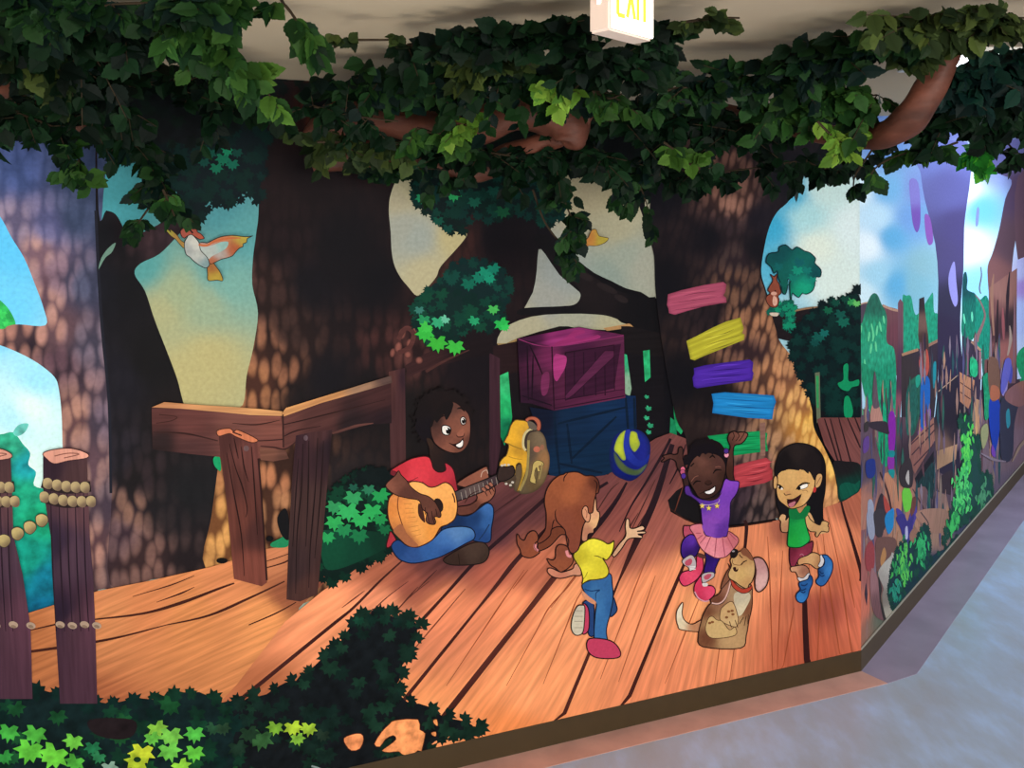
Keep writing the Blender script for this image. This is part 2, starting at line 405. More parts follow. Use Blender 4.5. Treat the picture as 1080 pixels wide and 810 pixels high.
# one left trunk: wall glare painted lilac on one half, shade on the other
t1 = Sheet('painted_tree', M1, None, 'bark', 90, label='left half of a painted trunk, lilac wall glare put in its colour, with a branch to the left')
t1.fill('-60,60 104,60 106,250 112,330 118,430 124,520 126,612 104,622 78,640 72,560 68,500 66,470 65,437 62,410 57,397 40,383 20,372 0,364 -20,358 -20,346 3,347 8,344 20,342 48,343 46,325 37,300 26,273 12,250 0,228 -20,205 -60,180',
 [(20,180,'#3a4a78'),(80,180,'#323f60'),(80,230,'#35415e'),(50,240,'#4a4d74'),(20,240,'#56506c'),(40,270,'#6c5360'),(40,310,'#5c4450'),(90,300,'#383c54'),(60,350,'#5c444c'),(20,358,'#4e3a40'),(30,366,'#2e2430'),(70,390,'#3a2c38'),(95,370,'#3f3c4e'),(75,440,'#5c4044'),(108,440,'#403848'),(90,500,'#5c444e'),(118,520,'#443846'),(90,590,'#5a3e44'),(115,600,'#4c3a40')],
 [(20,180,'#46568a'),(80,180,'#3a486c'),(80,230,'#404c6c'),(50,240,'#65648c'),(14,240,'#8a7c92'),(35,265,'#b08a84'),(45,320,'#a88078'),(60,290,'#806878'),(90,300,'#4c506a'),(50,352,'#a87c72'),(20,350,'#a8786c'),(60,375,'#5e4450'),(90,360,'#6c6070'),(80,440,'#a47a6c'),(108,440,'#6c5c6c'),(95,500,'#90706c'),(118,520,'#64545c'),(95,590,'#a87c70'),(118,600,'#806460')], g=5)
t2 = Sheet('painted_trunk_shaded', M1, None, 'bark', 90, label='right half of a painted trunk, shade put in its colour, with a forked branch')
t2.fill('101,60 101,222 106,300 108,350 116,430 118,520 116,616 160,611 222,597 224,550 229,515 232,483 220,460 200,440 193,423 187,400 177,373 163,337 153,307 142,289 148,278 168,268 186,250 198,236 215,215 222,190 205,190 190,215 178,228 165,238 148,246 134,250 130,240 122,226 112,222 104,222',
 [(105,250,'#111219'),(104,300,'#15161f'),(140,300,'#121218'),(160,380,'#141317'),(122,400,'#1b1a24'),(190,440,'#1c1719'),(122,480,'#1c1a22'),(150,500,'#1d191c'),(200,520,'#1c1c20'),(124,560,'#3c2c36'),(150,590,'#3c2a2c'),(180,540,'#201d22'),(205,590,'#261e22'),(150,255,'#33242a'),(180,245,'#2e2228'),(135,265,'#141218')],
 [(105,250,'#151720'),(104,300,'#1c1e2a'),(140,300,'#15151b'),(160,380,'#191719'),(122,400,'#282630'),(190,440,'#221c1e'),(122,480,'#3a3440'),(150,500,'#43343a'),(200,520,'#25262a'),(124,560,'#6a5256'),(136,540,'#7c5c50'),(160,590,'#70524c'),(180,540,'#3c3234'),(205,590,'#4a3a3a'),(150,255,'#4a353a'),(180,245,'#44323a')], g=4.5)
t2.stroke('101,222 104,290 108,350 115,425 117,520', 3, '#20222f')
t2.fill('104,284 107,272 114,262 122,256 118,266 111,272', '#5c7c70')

# the middle trees: one joined dark mass, the sky showing through as openings
t3 = Sheet('painted_broad_tree', M1, None, 'bark', 90, label='broad dark painted trunk with reddish bark on its left side')
t3.fill('270,60 273,207 270,247 267,270 266,300 272,330 267,367 260,397 256,427 237,440 229,500 223,545 217,599 280,600 300,640 420,600 700,520 728,520 722,460 712,440 700,380 691,313 689,270 684,240 680,200 690,60',
 [(280,120,'#1b1519'),(285,200,'#201619'),(340,120,'#2a1715'),(330,180,'#191216'),(300,260,'#1c1418'),(275,300,'#2a1c1c'),(290,330,'#281b1b'),(330,300,'#15131a'),(360,260,'#141218'),(400,300,'#121118'),(275,400,'#4a2c24'),(300,390,'#2e1f1e'),(310,420,'#1c171a'),(345,400,'#17151c'),(260,480,'#4e3024'),(285,480,'#3a241e'),(240,560,'#6c4428'),(290,560,'#4a2e24'),(380,420,'#191519'),(370,520,'#242024'),
  (430,360,'#2a1a1c'),(460,300,'#33201f'),(490,250,'#2c1b1c'),(450,330,'#1e1519'),(520,250,'#141118'),(500,380,'#19131a'),(440,440,'#1b1719'),(600,450,'#15121a'),(650,320,'#121015'),(540,200,'#15141a'),(600,230,'#14131a'),(700,350,'#121116')],
 [(280,120,'#231a1e'),(285,200,'#2b1d20'),(340,120,'#5a2b1e'),(330,180,'#1f161a'),(300,260,'#38262a'),(275,300,'#583c38'),(290,310,'#4c3532'),(330,300,'#191720'),(360,260,'#17151b'),(400,300,'#14131a'),(275,370,'#8a5c46'),(275,400,'#9a6848'),(295,390,'#7c523e'),(310,350,'#4c3632'),(322,420,'#241e22'),(345,400,'#1a181f'),(260,480,'#a46c48'),(285,500,'#a86e4e'),(300,480,'#6c4836'),(240,560,'#d09858'),(290,540,'#b07c58'),(380,420,'#1d181c'),(370,520,'#282428'),
  (425,370,'#6a403c'),(412,372,'#54302e'),(432,350,'#4a2c2c'),(460,300,'#52322c'),(490,250,'#4a2a26'),(450,330,'#281c20'),(520,250,'#17141b'),(500,380,'#1d161d'),(440,440,'#1f1a1c'),(600,450,'#18151d'),(650,320,'#151318'),(540,200,'#18171d'),(700,350,'#151419')], g=6)
patch = Sheet('painted_sky', M1, label='pale sky seen between the dark trunks')
skc = [(420,210,'#9d967e'),(425,240,'#8f9288'),(450,290,'#a49d7e'),(440,250,'#8c938c'),(480,210,'#a2997b'),(480,250,'#a69c74'),(430,200,'#a09a7c'),(580,320,'#8c8e88'),(595,290,'#858c8a'),(560,345,'#9b977f'),(650,350,'#9d997d'),(600,340,'#939484'),
 (620,200,'#a0967a'),(650,240,'#9c987f'),(680,280,'#95978a'),(640,290,'#7f8c84'),(660,270,'#8c9488'),(650,205,'#9f9678')]
patch.fill('430,182 420,186 412,205 410,222 412,245 413,265 416,280 422,292 430,302 440,312 450,304 460,292 463,284 468,277 480,264 490,252 492,246 484,240 472,243 464,234 458,228 446,220 440,208 438,190', skc, g=4)
patch.fill('568,263 575,268 590,290 611,308 612,316 604,322 590,325 556,328 550,330 562,308 566,285', skc, g=4, n=2)
patch.fill('586,190 600,180 640,178 660,190 672,212 682,242 689,268 691,313 676,308 660,304 644,296 627,288 610,275 596,262 585,250 577,230 580,206', skc, g=4, n=2)
patch.fill('524,362 528,350 538,342 560,334 592,331 640,332 655,340 664,344 640,348 607,346 590,344 545,357 534,362', skc, g=3, n=2)
patch.fill('524,362 534,362 545,357 545,361 527,367', '#8a7048', sm=False)
patch.fill('636,346 664,341 668,345 640,349', '#a07a50', sm=False)
t3.fill('694,300 740,300 780,500 830,562 700,562 694,530 712,500 704,470 700,440', '#131219', sm=False)
t3.fill('835,372 906,360 906,540 850,545', '#14141a', sm=False)
# branches running over the openings
t3.fill('562,250 590,252 606,276 626,292 650,306 680,314 700,318 700,352 660,340 640,333 616,331 590,330 560,333 545,331 552,325 590,323 606,321 612,313 610,304 600,292 584,272', [(570,262,'#131217'),(620,305,'#221b1e'),(690,330,'#121116'),(590,326,'#121016')], '#1a161a', g=4)
for q in ((640,304,12),(618,292,8),(655,315,8)): t3.dot(q[0], q[1], q[2], 3.5, '#2b2325', 25)

# green glimpses and the back railing behind the crates
back = Sheet('painted_back_railing', M1, None, 'wood', 0, label='dark painted railing with green gaps behind the crates')
back.fill('520,365 545,360 560,372 548,392 528,396 520,394', '#2a191d', sm=False)
back.fill('655,344 664,344 700,352 700,378 655,372', '#1c171a', sm=False)
back.fill('656,372 700,376 700,460 690,470 656,480', '#17141a', sm=False)
class _Each:
    def __init__(s, nm, cv): s.nm = nm; s.cv = cv
    def fill(s, *a, **k): Sheet(s.nm, s.cv, None, 'leafy').fill(*a, **k)
    def leaf(s, *a, **k): Sheet(s.nm, s.cv, None, 'leafy').leaf(*a, **k)
grn = _Each('painted_greenery', M1)
grn.fill('527,396 536,392 540,440 538,452 532,470 527,458', [(530,400,'#2ea266'),(533,430,'#1f9c5c'),(533,450,'#0d6a48'),(530,465,'#0f8050')], sm=False, g=3)
grn.fill('657,373 661,374 666,410 664,418 657,414', [(659,376,'#2c9a6c'),(662,412,'#7c9a84')], sm=False)
grn.fill('678,370 685,369 686,398 680,403', '#259c64', sm=False)
for q in ((682,418,2),(684,430,3),(682,440,2.5),(686,448,3),(684,455,2.5)): grn.leaf(q[0], q[1], q[2]+1, 20, '#2c9068')
grn.fill('706,376 709,380 708,395 706,392', '#3c5f60', sm=False); grn.fill('707,408 711,400 710,414', '#57706c', sm=False)
grn.fill('709,420 714,424 722,452 718,458 712,452', '#1d8f58', sm=False)
grn.fill('707,440 712,444 714,460 706,458', '#157a50', sm=False)
back.fill('516,372 527,378 528,470 522,505 516,500', '#3f2530', sm=False, ang=90)
back.fill('410,392 427,388 428,492 412,498', [(412,400,'#5a3634'),(426,400,'#33202a'),(415,480,'#4c2e30')], sm=False, ang=90)
back.fill('428,385 450,372 520,350 520,372 452,388 430,398', [(440,380,'#3a2224'),(500,360,'#1e151a')], sm=False, ang=18)
back.stroke('449,392 470,380 495,369', [3,2.5,1], '#4a2c2a')
for q in ((424,352,4,6),(432,362,4,5),(420,366,4,6),(430,374,4,4),(442,380,4,4),(437,348,3,5),(414,372,3,5)): t3.dot(q[0], q[1], q[2], q[3], '#7c4a42', 10, edge=(2.5, '#2c1a1c', .8), g=1.5)
back.stroke('420,358 428,346 436,352 432,366 420,372', 5, '#54302e')

# leaf clumps painted on the middle tree
fc = Sheet('painted_leaf_clump', M1, label='green painted leaves on the middle branch')
foliage(fc, '448,310 470,292 478,280 500,276 520,280 536,296 534,316 520,330 500,326 480,332 462,328', '#0f2a2c', ['#0c3434','#0f443c','#125046'], 40, 7, 3)
foliage(fc, '438,322 460,308 490,312 520,320 530,334 515,348 495,342 480,356 460,364 444,352', '#0f2b2a', ['#0c332f','#0f4a3c','#12503c'], 46, 8, 4)
for x, y, r, a, c in ((512,286,9,10,'#127a60'),(520,282,8,-20,'#0f6c58'),(505,292,8,30,'#0f6a56'),(494,298,9,0,'#0d5f4c'),(516,293,7,0,'#148064'),(447,336,8,10,'#1f8050'),(462,338,9,-10,'#2c9468'),(500,337,7,20,'#1f8a5c'),(520,325,7,0,'#3da04c'),(470,336,6,40,'#5aa88c'),
    (448,350,11,5,'#2fa43c'),(461,360,12,-5,'#339f34'),(480,364,11,5,'#35a53c'),(528,340,9,-25,'#22a048'),(532,344,6,-25,'#2cb050'),(442,326,6,0,'#2f6a60'),(450,344,8,40,'#38ac44')):
    fc.leaf(x, y, r, a, c)
fc2 = Sheet('painted_leaf_clump', M1, label='teal painted leaves high on the fork of the middle tree')
foliage(fc2, '438,190 450,180 500,168 560,172 590,190 596,215 580,236 556,228 540,222 520,232 500,226 492,240 476,244 466,232 452,226 440,210', '#0d1f20', ['#0c2c28','#0d3a36','#0f443a','#0e3c34'], 110, 8, 7)
for x, y, r, a, c in ((444,208,7,0,'#1a7a50'),(478,204,9,0,'#1f8048'),(452,196,7,30,'#14604a'),(500,212,8,0,'#125040'),(530,222,9,10,'#114a30'),(462,232,7,0,'#0f4a3c'),(472,240,7,0,'#0e4038'),(520,200,8,0,'#10443a'),(455,180,8,0,'#1c5a30')): fc2.leaf(x, y, r, a, c)
fc3 = Sheet('painted_leaf_clump', M1, label='dark teal painted leaves beside the bird')
foliage(fc3, '150,90 273,90 274,205 262,203 250,212 238,214 224,214 212,226 206,232 196,226 190,215 180,190 160,170 110,160 106,80', '#0c1c22', ['#0b2226','#0c2c2c','#0c3230','#0c302c'], 190, 9, 9)
for x, y, r, a, c in ((235,166,9,0,'#0f6048'),(222,160,8,20,'#0e4c40'),(245,172,8,0,'#0f5a48'),(228,176,8,0,'#106048'),(215,170,7,0,'#0e443c'),(240,158,7,30,'#127050'),(250,160,7,0,'#0d4038')): fc3.leaf(x, y, r, a, c)
# canopy along the top, painted dark as shade behind the hanging leaves
cano = Sheet('painted_canopy_shade', M1, None, 'leafy')
foliage(cano, '-60,50 270,70 273,120 200,150 120,150 60,150 -60,140', '#10161a', ['#0e1c1c','#10241e'], 120, 10, 12)
foliage(cano, '350,70 906,110 906,165 880,178 840,184 800,196 740,200 690,212 640,180 590,180 440,185 380,170', '#101316', ['#0f1a19','#11221c','#12281c'], 330, 9, 13)

# ladder tree on the right
t4 = Sheet('painted_ladder_tree', M1, None, 'bark', 76, label='painted trunk with tan bark that carries the coloured ladder boards')
t4.fill('690,150 700,120 860,120 848,183 838,198 830,213 820,222 813,233 808,247 804,266 801,284 806,306 815,333 820,357 833,375 843,393 850,410 855,425 857,450 867,470 877,492 881,510 884,528 868,536 846,540 813,547 768,553 740,552 722,545 706,538 704,528 712,516 730,514 724,490 722,460 712,440 700,380 691,313 689,270 684,240',
 [(700,200,'#14131b'),(700,300,'#14131a'),(720,400,'#131219'),(750,250,'#15131b'),(775,212,'#4a322e'),(765,240,'#2a2024'),(775,270,'#31242a'),(800,230,'#1f1a24'),(830,190,'#1a1820'),(795,262,'#17151d'),(750,330,'#1e181e'),(775,300,'#322428'),(795,305,'#2a2024'),(808,340,'#4a3028'),(790,370,'#38262a'),(760,420,'#171419'),(780,430,'#2c2024'),(800,420,'#4a322c'),(830,390,'#6c4634'),(845,420,'#8a5a38'),(855,450,'#b07838'),(870,490,'#c08848'),(860,520,'#a06c48'),(800,480,'#4a3634'),(820,500,'#4c3834'),(780,510,'#30242c'),(750,500,'#17151b'),(730,535,'#1c191c'),(770,545,'#231d26'),(800,535,'#2c2428')],
 [(700,200,'#191821'),(700,300,'#18161e'),(720,400,'#15141b'),(750,250,'#1a1720'),(773,215,'#8c6456'),(765,195,'#7a5448'),(765,240,'#45343a'),(775,270,'#52403c'),(800,230,'#2c2630'),(830,190,'#201e28'),(795,262,'#1b1921'),(745,330,'#3c2c30'),(775,300,'#6c4c3c'),(790,305,'#64483c'),(805,340,'#9c6c50'),(785,345,'#8a6048'),(790,370,'#6a4a40'),(760,420,'#1c181d'),(775,430,'#4a3a3c'),(800,420,'#9a6c50'),(815,400,'#b8805a'),(830,390,'#b8845c'),(845,425,'#d8a468'),(855,430,'#ecbc58'),(862,460,'#e0b060'),(872,490,'#f0c468'),(860,520,'#dca06c'),(800,480,'#88645a'),(820,470,'#b08460'),(780,520,'#54404a'),(740,480,'#1b181e'),(730,535,'#201d20'),(765,545,'#3c2f3a'),(800,535,'#64504c')], g=4.5)
t4.stroke('807,247 801,284 806,306 815,333 820,357', 1.4, '#1a151a')
lad = Sheet('painted_ladder', M1, None, 'wood', label='six coloured ladder boards painted on the trunk')
K = dict(x0=690, y0=280, k=5.786)
def board(pts, c, hi, lo, ang):
    s = Sheet('board', M1, lad, 'wood', ang); s.fill(pts, c, sm=False, edge=(3.0, lo, 0.6), g=2.2)
    A = np.array(pts); cx, cy = A.mean(0); w = np.ptp(A[:, 0]); rnd = random.Random(int(cx))
    t = math.radians(-ang)
    for i in range(6):
        o = (i - 2.5) * 3.4; l = w * rnd.uniform(0.2, 0.42); sx = cx + rnd.uniform(-.12, .12) * w
        s.stroke([(sx - l * math.cos(t) - o * math.sin(t) * .3, cy + o - l * math.sin(t)), (sx + rnd.uniform(-3, 3), cy + o + rnd.uniform(-1, 1)), (sx + l * math.cos(t), cy + o + l * math.sin(t))], rnd.uniform(.7, 1.4), lo if i % 2 else hi, taper=True)
    return s
b0 = board(P('78,175 160,150 300,118 415,100 435,115 428,160 415,182 432,195 435,225 330,240 200,275 120,300 85,290 80,260 72,240', **K), '#9c4760', '#b0586c', '#6c2c40', 8)
b1 = board(P('190,460 260,425 350,378 430,342 520,316 530,350 540,380 530,412 545,420 542,452 400,510 300,550 240,578 215,570 205,520', **K), '#a8a22e', '#bcb840', '#746c20', 17)
b2 = board(P('235,625 300,608 430,590 575,572 598,590 592,640 600,655 590,700 480,715 340,735 255,748 235,738 228,685 238,660', **K), '#4a27a0', '#5c36ba', '#30187a', 5)
K3 = dict(x0=720, y0=250, k=3)
b3 = board(P('88,495 130,490 285,500 292,520 284,545 280,576 200,571 90,556 94,525', **K3), '#1b78b8', '#2f92cc', '#10508a', -4)
b4 = board(P('75,628 160,618 250,612 265,620 262,645 267,676 160,690 120,690 90,650', **K3), '#0f8f52', '#1fa562', '#0a6038', 3)
K6 = dict(x0=690, y0=440, k=6.75)
b5 = board(P('555,345 640,320 790,285 820,310 815,350 835,370 835,440 780,465 600,500 560,490', **K6), '#a83c44', '#c05058', '#7a2530', 10)
lad.fill('800,446 806,445 806,480 801,480', '#7c5a50', sm=False)

# greenery, squirrel-like critter and dark bushes right of the ladder tree
rt = Sheet('painted_right_railing', M1, None, 'wood', 0, label='dark painted railing right of the ladder tree')
rt.fill('813,333 835,328 870,322 906,320 906,360 870,366 833,360 820,357', [(830,345,'#221a1f'),(900,330,'#33262c')], sm=False)
rt.stroke('830,329 850,325 862,324', 2, '#84664c')
rt.fill('833,375 845,370 906,360 906,455 880,450 862,444 857,440 850,410', '#15151a', sm=False)
clump = Sheet('painted_leaf_clump', M1, label='round teal leaf clump painted above the small animal')
K5 = dict(x0=780, y0=240, k=5.064)
clump.fill(P('135,180 150,140 200,130 205,105 240,92 275,120 300,103 340,125 370,135 400,165 395,190 428,225 425,262 400,265 395,310 380,340 350,355 330,350 310,372 290,360 275,350 268,395 262,330 262,295 275,268 262,262 248,290 250,320 238,355 222,345 215,300 200,270 195,230 178,245 165,215 145,195', **K5), [(820,268,'#0c4c50'),(840,285,'#0e6058'),(858,290,'#0a4a50'),(848,300,'#10846c'),(828,290,'#0e5a54'),(845,305,'#12906c'),(826,300,'#0c5048')], sm=True, n=3, g=2.5, out='#0a2c34', ow=1.1)
for x, y, r, c in ((840,284,7,'#10806a'),(848,302,8,'#129070'),(835,292,6,'#0e6c60'),(826,298,6,'#0d5a50'),(850,284,6,'#0d6a62'),(820,280,6,'#0e5c5c'),(856,294,5,'#0f7868'),(842,275,7,'#0d5a5e')): clump.leaf(x, y, r, 10, c)
foliage(clump, P('150,430 200,410 230,408 262,398 288,420 280,450 270,470 282,540 262,545 240,520 232,470 190,452 155,452', **K5), '#0c5048', ['#0d6a58','#12906c'], 16, 5, 22)
crit = Sheet('painted_squirrel', M1, label='small brown painted squirrel sitting on the railing')
crit.fill(P('158,250 172,258 180,262 195,248 192,275 205,300 212,330 215,350 200,365 205,385 195,420 170,425 148,412 135,385 140,365 158,350 145,335 155,310 172,280', **K5), '#7c4030', out='#3c1c1c', ow=0.9)
crit.fill(P('175,365 192,375 195,405 180,418 170,400', **K5), '#c89a88'); crit.dot(815, 309.5, 3.2, 2, '#c09080'); crit.dot(816.5, 306.5, .8, .8, '#101010')
crit.fill(P('155,455 200,455 195,472 165,470', **K5), '#c0b0a0')
bush = Sheet('painted_bush', M1, label='large dark teal painted bush right of the ladder tree')
foliage(bush, '834,372 838,356 846,340 860,326 872,318 890,318 906,314 906,440 880,438 862,424 850,410 842,390', '#0d1d22', ['#0b2428','#0c2c2e','#0c3634','#0d3e3a'], 170, 7.5, 31)
for x, y, r, c in ((872,326,6,'#0f5a40'),(880,318,6,'#0c4a3c'),(896,317,6,'#2f8a4c'),(902,319,5,'#5cae5c'),(890,314,6,'#0c4438'),(888,338,8,'#0f5e4e'),(885,330,7,'#0f5248'),(862,354,8,'#0e544c'),(868,350,6,'#11605a'),(858,360,6,'#0e4a46')): bush.leaf(x, y, r, 12, c)
for pts, c in (('858,393 863,392 864,440 860,446', '#5c6450'), ('859,396 862,396 862,430 860,430', '#2c8a50')): bush.fill(pts, c, sm=False)
for pts in ('888,386 893,384 893,400 897,402 904,400 904,406 897,408 893,412 886,410 882,404 888,400', '889,420 894,418 898,432 896,440 889,438'): bush.fill(pts, '#0d8456')

# ------------------------------------------------------------------ deck
landing = Sheet('painted_landing', M1, None, 'wood', 17, label='orange painted planks of the left landing')
deck = Sheet('painted_deck', M1, None, 'wood', 20, label='orange and brown painted deck planks fanning out toward the floor'); deck.vp = (815, 330)
BL = M1.px(M1.lo, M1.z0); b905 = M1.px(M1.hi, M1.z0)
# left landing
landing.fill([(-60,668),(0,655),(60,636),(104,622),(160,611),(222,597),(245,590),(280,578),(302,575),(345,560),(370,560),(345,610),(315,640),(300,700),(200,800),(100,880),BL], [(20,670,'#a8663e'),(100,630,'#c07a50'),(110,645,'#c68052'),(160,640,'#c47a4e'),(240,610,'#c87e52'),(290,590,'#b87450'),(200,650,'#c8804e'),(330,590,'#94583e'),(280,650,'#dc9058'),(300,625,'#8a5038'),(330,610,'#7a4434'),(100,760,'#a05c3c')], sm=False, g=7, ang=17)
for l, w in (('100,652 150,646 190,635 230,620 247,614', [1.5,3.5,1.5]), ('175,658 220,648 262,630 300,612', [1,3,1.2]), ('140,628 180,616 205,606', [.6,1.4,.6]), ('165,634 190,625 205,618', [.5,2,.5]), ('262,658 290,646 312,634', [1,1.6,1]), ('280,598 300,592 312,584', [1,1.6,1]), ('250,600 290,588 320,577', [.5,1,.5]),('30,664 70,655 100,652', [1,2,1.2]),('0,690 60,682 120,672 175,658', [3,3,1])):
    landing.stroke(l, w, '#4a241c')
# main deck
deck.fill([(250,720),(300,655),(340,622),(412,574),(440,530),(530,505),(600,498),(640,500),(672,474),(690,462),(706,456),(722,462),(727,508),(712,517),(703,527),(706,539),(722,548),(742,554),(768,556),(813,549),(848,541),(862,537),(884,529),(907,514),b905,BL,(100,880)],
 [(350,650,'#ec9468'),(400,600,'#a45e46'),(430,610,'#8c4c3e'),(400,640,'#e08c68'),(450,600,'#7a4238'),(480,580,'#62383a'),(470,640,'#e08660'),(520,560,'#5c343a'),(560,530,'#5e3638'),(520,600,'#a85a48'),(560,600,'#b4664c'),(540,640,'#ea8e64'),(600,640,'#f09c6c'),(650,540,'#7c443e'),(690,500,'#6a3c3c'),(700,470,'#6c3e3c'),(670,580,'#a05c4c'),(650,650,'#ec9468'),(690,620,'#e89064'),(700,560,'#94544a'),(730,600,'#e89468'),(740,640,'#f0a06c'),(760,570,'#d4845c'),(800,565,'#d4805a'),(820,590,'#e08a60'),(790,620,'#ee9468'),(830,640,'#c87050'),(870,640,'#a8543e'),(880,610,'#bc6448'),(880,560,'#dc8660'),(860,600,'#e08a60'),(900,640,'#d87458'),(895,540,'#a05a46'),(820,560,'#a05c48'),(300,760,'#a05c3c'),(450,775,'#f09a64'),(540,780,'#e48850'),(560,720,'#f09a68'),(700,700,'#e08860'),(850,680,'#b0583f'),(400,770,'#e08a54')],
 sm=False, g=6, ang=50, blobs=[(500,560,60,28,-38,'#4c2c32',.6),(470,590,45,14,-5,'#4c2c32',.5),(630,505,30,30,0,'#50303a',.5),(690,490,35,14,-20,'#5a363c',.5),(640,570,80,16,-30,'#8a4a44',.35),(745,530,36,14,0,'#4c3034',.5),(868,642,42,20,0,'#8a4038',.55),(740,612,26,10,0,'#a86050',.35),(810,600,60,8,0,'#a86450',.3)])
gapc = [(500,560,'#2e1a22'),(640,520,'#2c1a22'),(700,480,'#2c1c24'),(430,650,'#4a2420'),(560,650,'#5a2c24'),(700,640,'#4a241e'),(860,640,'#3c1c1c')]
for l, w in (('345,662 372,640 400,612 424,590', [3,2.5,1.5]), ('436,662 470,625 500,592 540,556 580,520 605,500', [3,4,4,4]), ('486,662 520,620 550,583 600,535 640,508', [2.5,5,4,3]), ('541,662 560,638 590,600 640,540 660,508', [5,6,6,2]),
   ('640,640 654,606 670,570 690,525 704,480 708,468', [2,8,6,5]), ('692,662 706,628 722,590 740,545', [3,4,3,1]), ('848,662 846,620 836,560', [6,5,3]), ('880,488 886,530 896,565 906,600 906,612', [1.5,2.5,4,3]), ('784,580 786,556 784,548', [3,4,3]), ('652,560 664,534 682,505 700,474 706,462', [1,2,3,3]),('705,510 715,490 722,468', [1,2,1])):
    q = P(l)
    if q[0][1] > 636: q = [(q[0][0] + (q[0][0] - q[1][0]) * m / (q[0][1] - q[1][1]), q[0][1] + m) for m in (190, 90)] + q; w = [w[0] + 3, w[0] + 1.5] + w
    deck.stroke(q, w, gapc)
thin = ['376,660 404,632 430,612','402,660 430,630 452,612','456,660 490,620','510,662 530,632 552,600','566,662 578,640 598,618 612,600','580,640 606,606 620,590','596,660 608,630 622,612','616,560 640,520 652,508','664,560 690,505','655,655 676,600 690,570','672,658 690,606','668,560 680,540','724,660 736,630','750,560 746,600','760,662 768,600 772,570','776,662 782,620 784,580','812,662 810,600 808,565','820,662 822,620 824,580','832,662 836,640','862,662 864,610 860,570','880,662 872,610 866,560','893,662 884,600 872,545','900,640 892,600','852,600 850,560','540,620 556,600','470,560 500,530 520,515','440,620 460,600','520,540 560,512','640,600 660,560 672,540','710,540 720,510','590,560 620,530','360,640 384,622','420,640 440,618']
for i, l in enumerate(thin):
    q = P(l)
    if q[0][1] > 650: q = [(q[0][0] + (q[0][0] - q[1][0]) * 60 / (q[0][1] - q[1][1]), q[0][1] + 60)] + q
    deck.stroke(q, [.5, 1.5, .5], [(500,560,'#3c2226'),(640,530,'#4a2a28'),(560,650,'#94482c'),(820,620,'#94482c'),(700,640,'#9c5234')])
# planks beyond, top right
deck.fill('860,442 864,440 906,440 906,494 880,487 874,478 868,468', [(866,450,'#6a3e3c'),(895,480,'#724442')], sm=False, ang=-70)
for l in ('868,441 882,485','883,440 896,488','892,440 906,472','874,441 886,486','900,440 906,455'): deck.stroke(l, [1.2, 1.6, 1.8], '#301c20')
deck.fill('877,487 890,486 906,490 906,514 898,522 884,528 881,508', [(890,492,'#231e22'),(895,512,'#0e3c34')], g=2.5)
deck.fill('884,512 892,508 900,510 905,506 904,516 896,522 886,526', '#0e5444', n=3)
deck.stroke('706,536 722,547 744,554 770,555 813,549', [1,2,1.5], '#3c221c')
# the lower part of the deck breaking off behind dark leafy shrubs
low = Sheet('painted_shrubs', M1, None, 'leafy', label='dark and bright green painted shrubs at the foot of the mural')
foliage(low, [(370,662),(378,650),(400,645),(425,648),(444,658),(430,690),(420,725),(440,742),(500,762),(498,772),(470,776),(452,790),(452,880),(200,880),(215,780),(225,745),(260,735),(300,720),(335,700)], '#151b20', ['#14302a','#1a3c30','#1e4434','#19352e'], 150, 11, 41)
for x, y, r, c in ((378,652,7,'#124030'),(392,650,8,'#0f3028'),(405,651,8,'#11362a'),(418,655,7,'#0e2c26'),(432,656,6,'#133a2c')): low.leaf(x, y, r, 10, c)
for pts in ('362,777 370,773 380,772 383,778 379,788 370,790 364,784', '394,783 402,770 410,762 416,758 440,757 442,768 448,772 444,790 446,793 440,790 434,798 426,797 420,791 410,792 402,790 410,784 417,778 414,774 406,778 400,786' ,'456,758 460,757 461,764 457,762','454,771 459,770 459,775 455,774'):
    deck_c = [(370,780,'#e8905c'),(420,775,'#ee9860'),(540,762,'#dc7a48'),(490,775,'#f09c5c')]
    low.fill(pts, deck_c, out='#5a2c1c', ow=0.8, n=2)
foliage(low, [(-60,735),(40,728),(120,740),(200,730),(240,745),(244,775),(236,880),(-60,880)], '#12282a', ['#103430','#14402f','#164a34','#1d5c34'], 130, 12, 42)
rr = random.Random(5)
for x, y, r, c in ((10,768,13,'#3c9a3c'),(38,770,14,'#4aa83e'),(32,787,17,'#5ab83c'),(58,792,18,'#63c03c'),(78,778,12,'#6ac044'),(80,800,12,'#4ca83c'),(5,795,10,'#2f8a3c'),(98,785,10,'#1f7048'),(105,795,9,'#2c7c50'),(150,790,15,'#b8c832'),(145,800,14,'#a8c030'),(165,765,12,'#7cb840'),(180,772,14,'#6cb648'),(178,788,14,'#64b848'),(205,770,12,'#4cae44'),(205,790,12,'#58b43c'),(190,805,12,'#84c43c'),(160,775,10,'#5aac40'),(115,806,10,'#7a9c8c'),(225,765,9,'#244c34')):
    low.leaf(x, y, r, rr.uniform(-30, 30), c)
low.dot(145, 799, 4, 3, '#1c4020'); low.fill('95,757 140,757 142,772 126,778 100,772', '#251c20')
for x, y, r, c in ((275,775,15,'#315c34'),(262,770,12,'#22402c'),(290,764,10,'#6a9a30'),(308,764,11,'#9cbc34'),(325,765,10,'#8cb034'),(313,776,9,'#7ab03c'),(250,785,12,'#1e3a2c'),(340,772,9,'#23382c'),(235,765,9,'#2a4a34')): low.leaf(x, y, r, rr.uniform(-20, 20), c)
low.stroke('328,806 335,808 342,812', 2, '#8ca0a0')

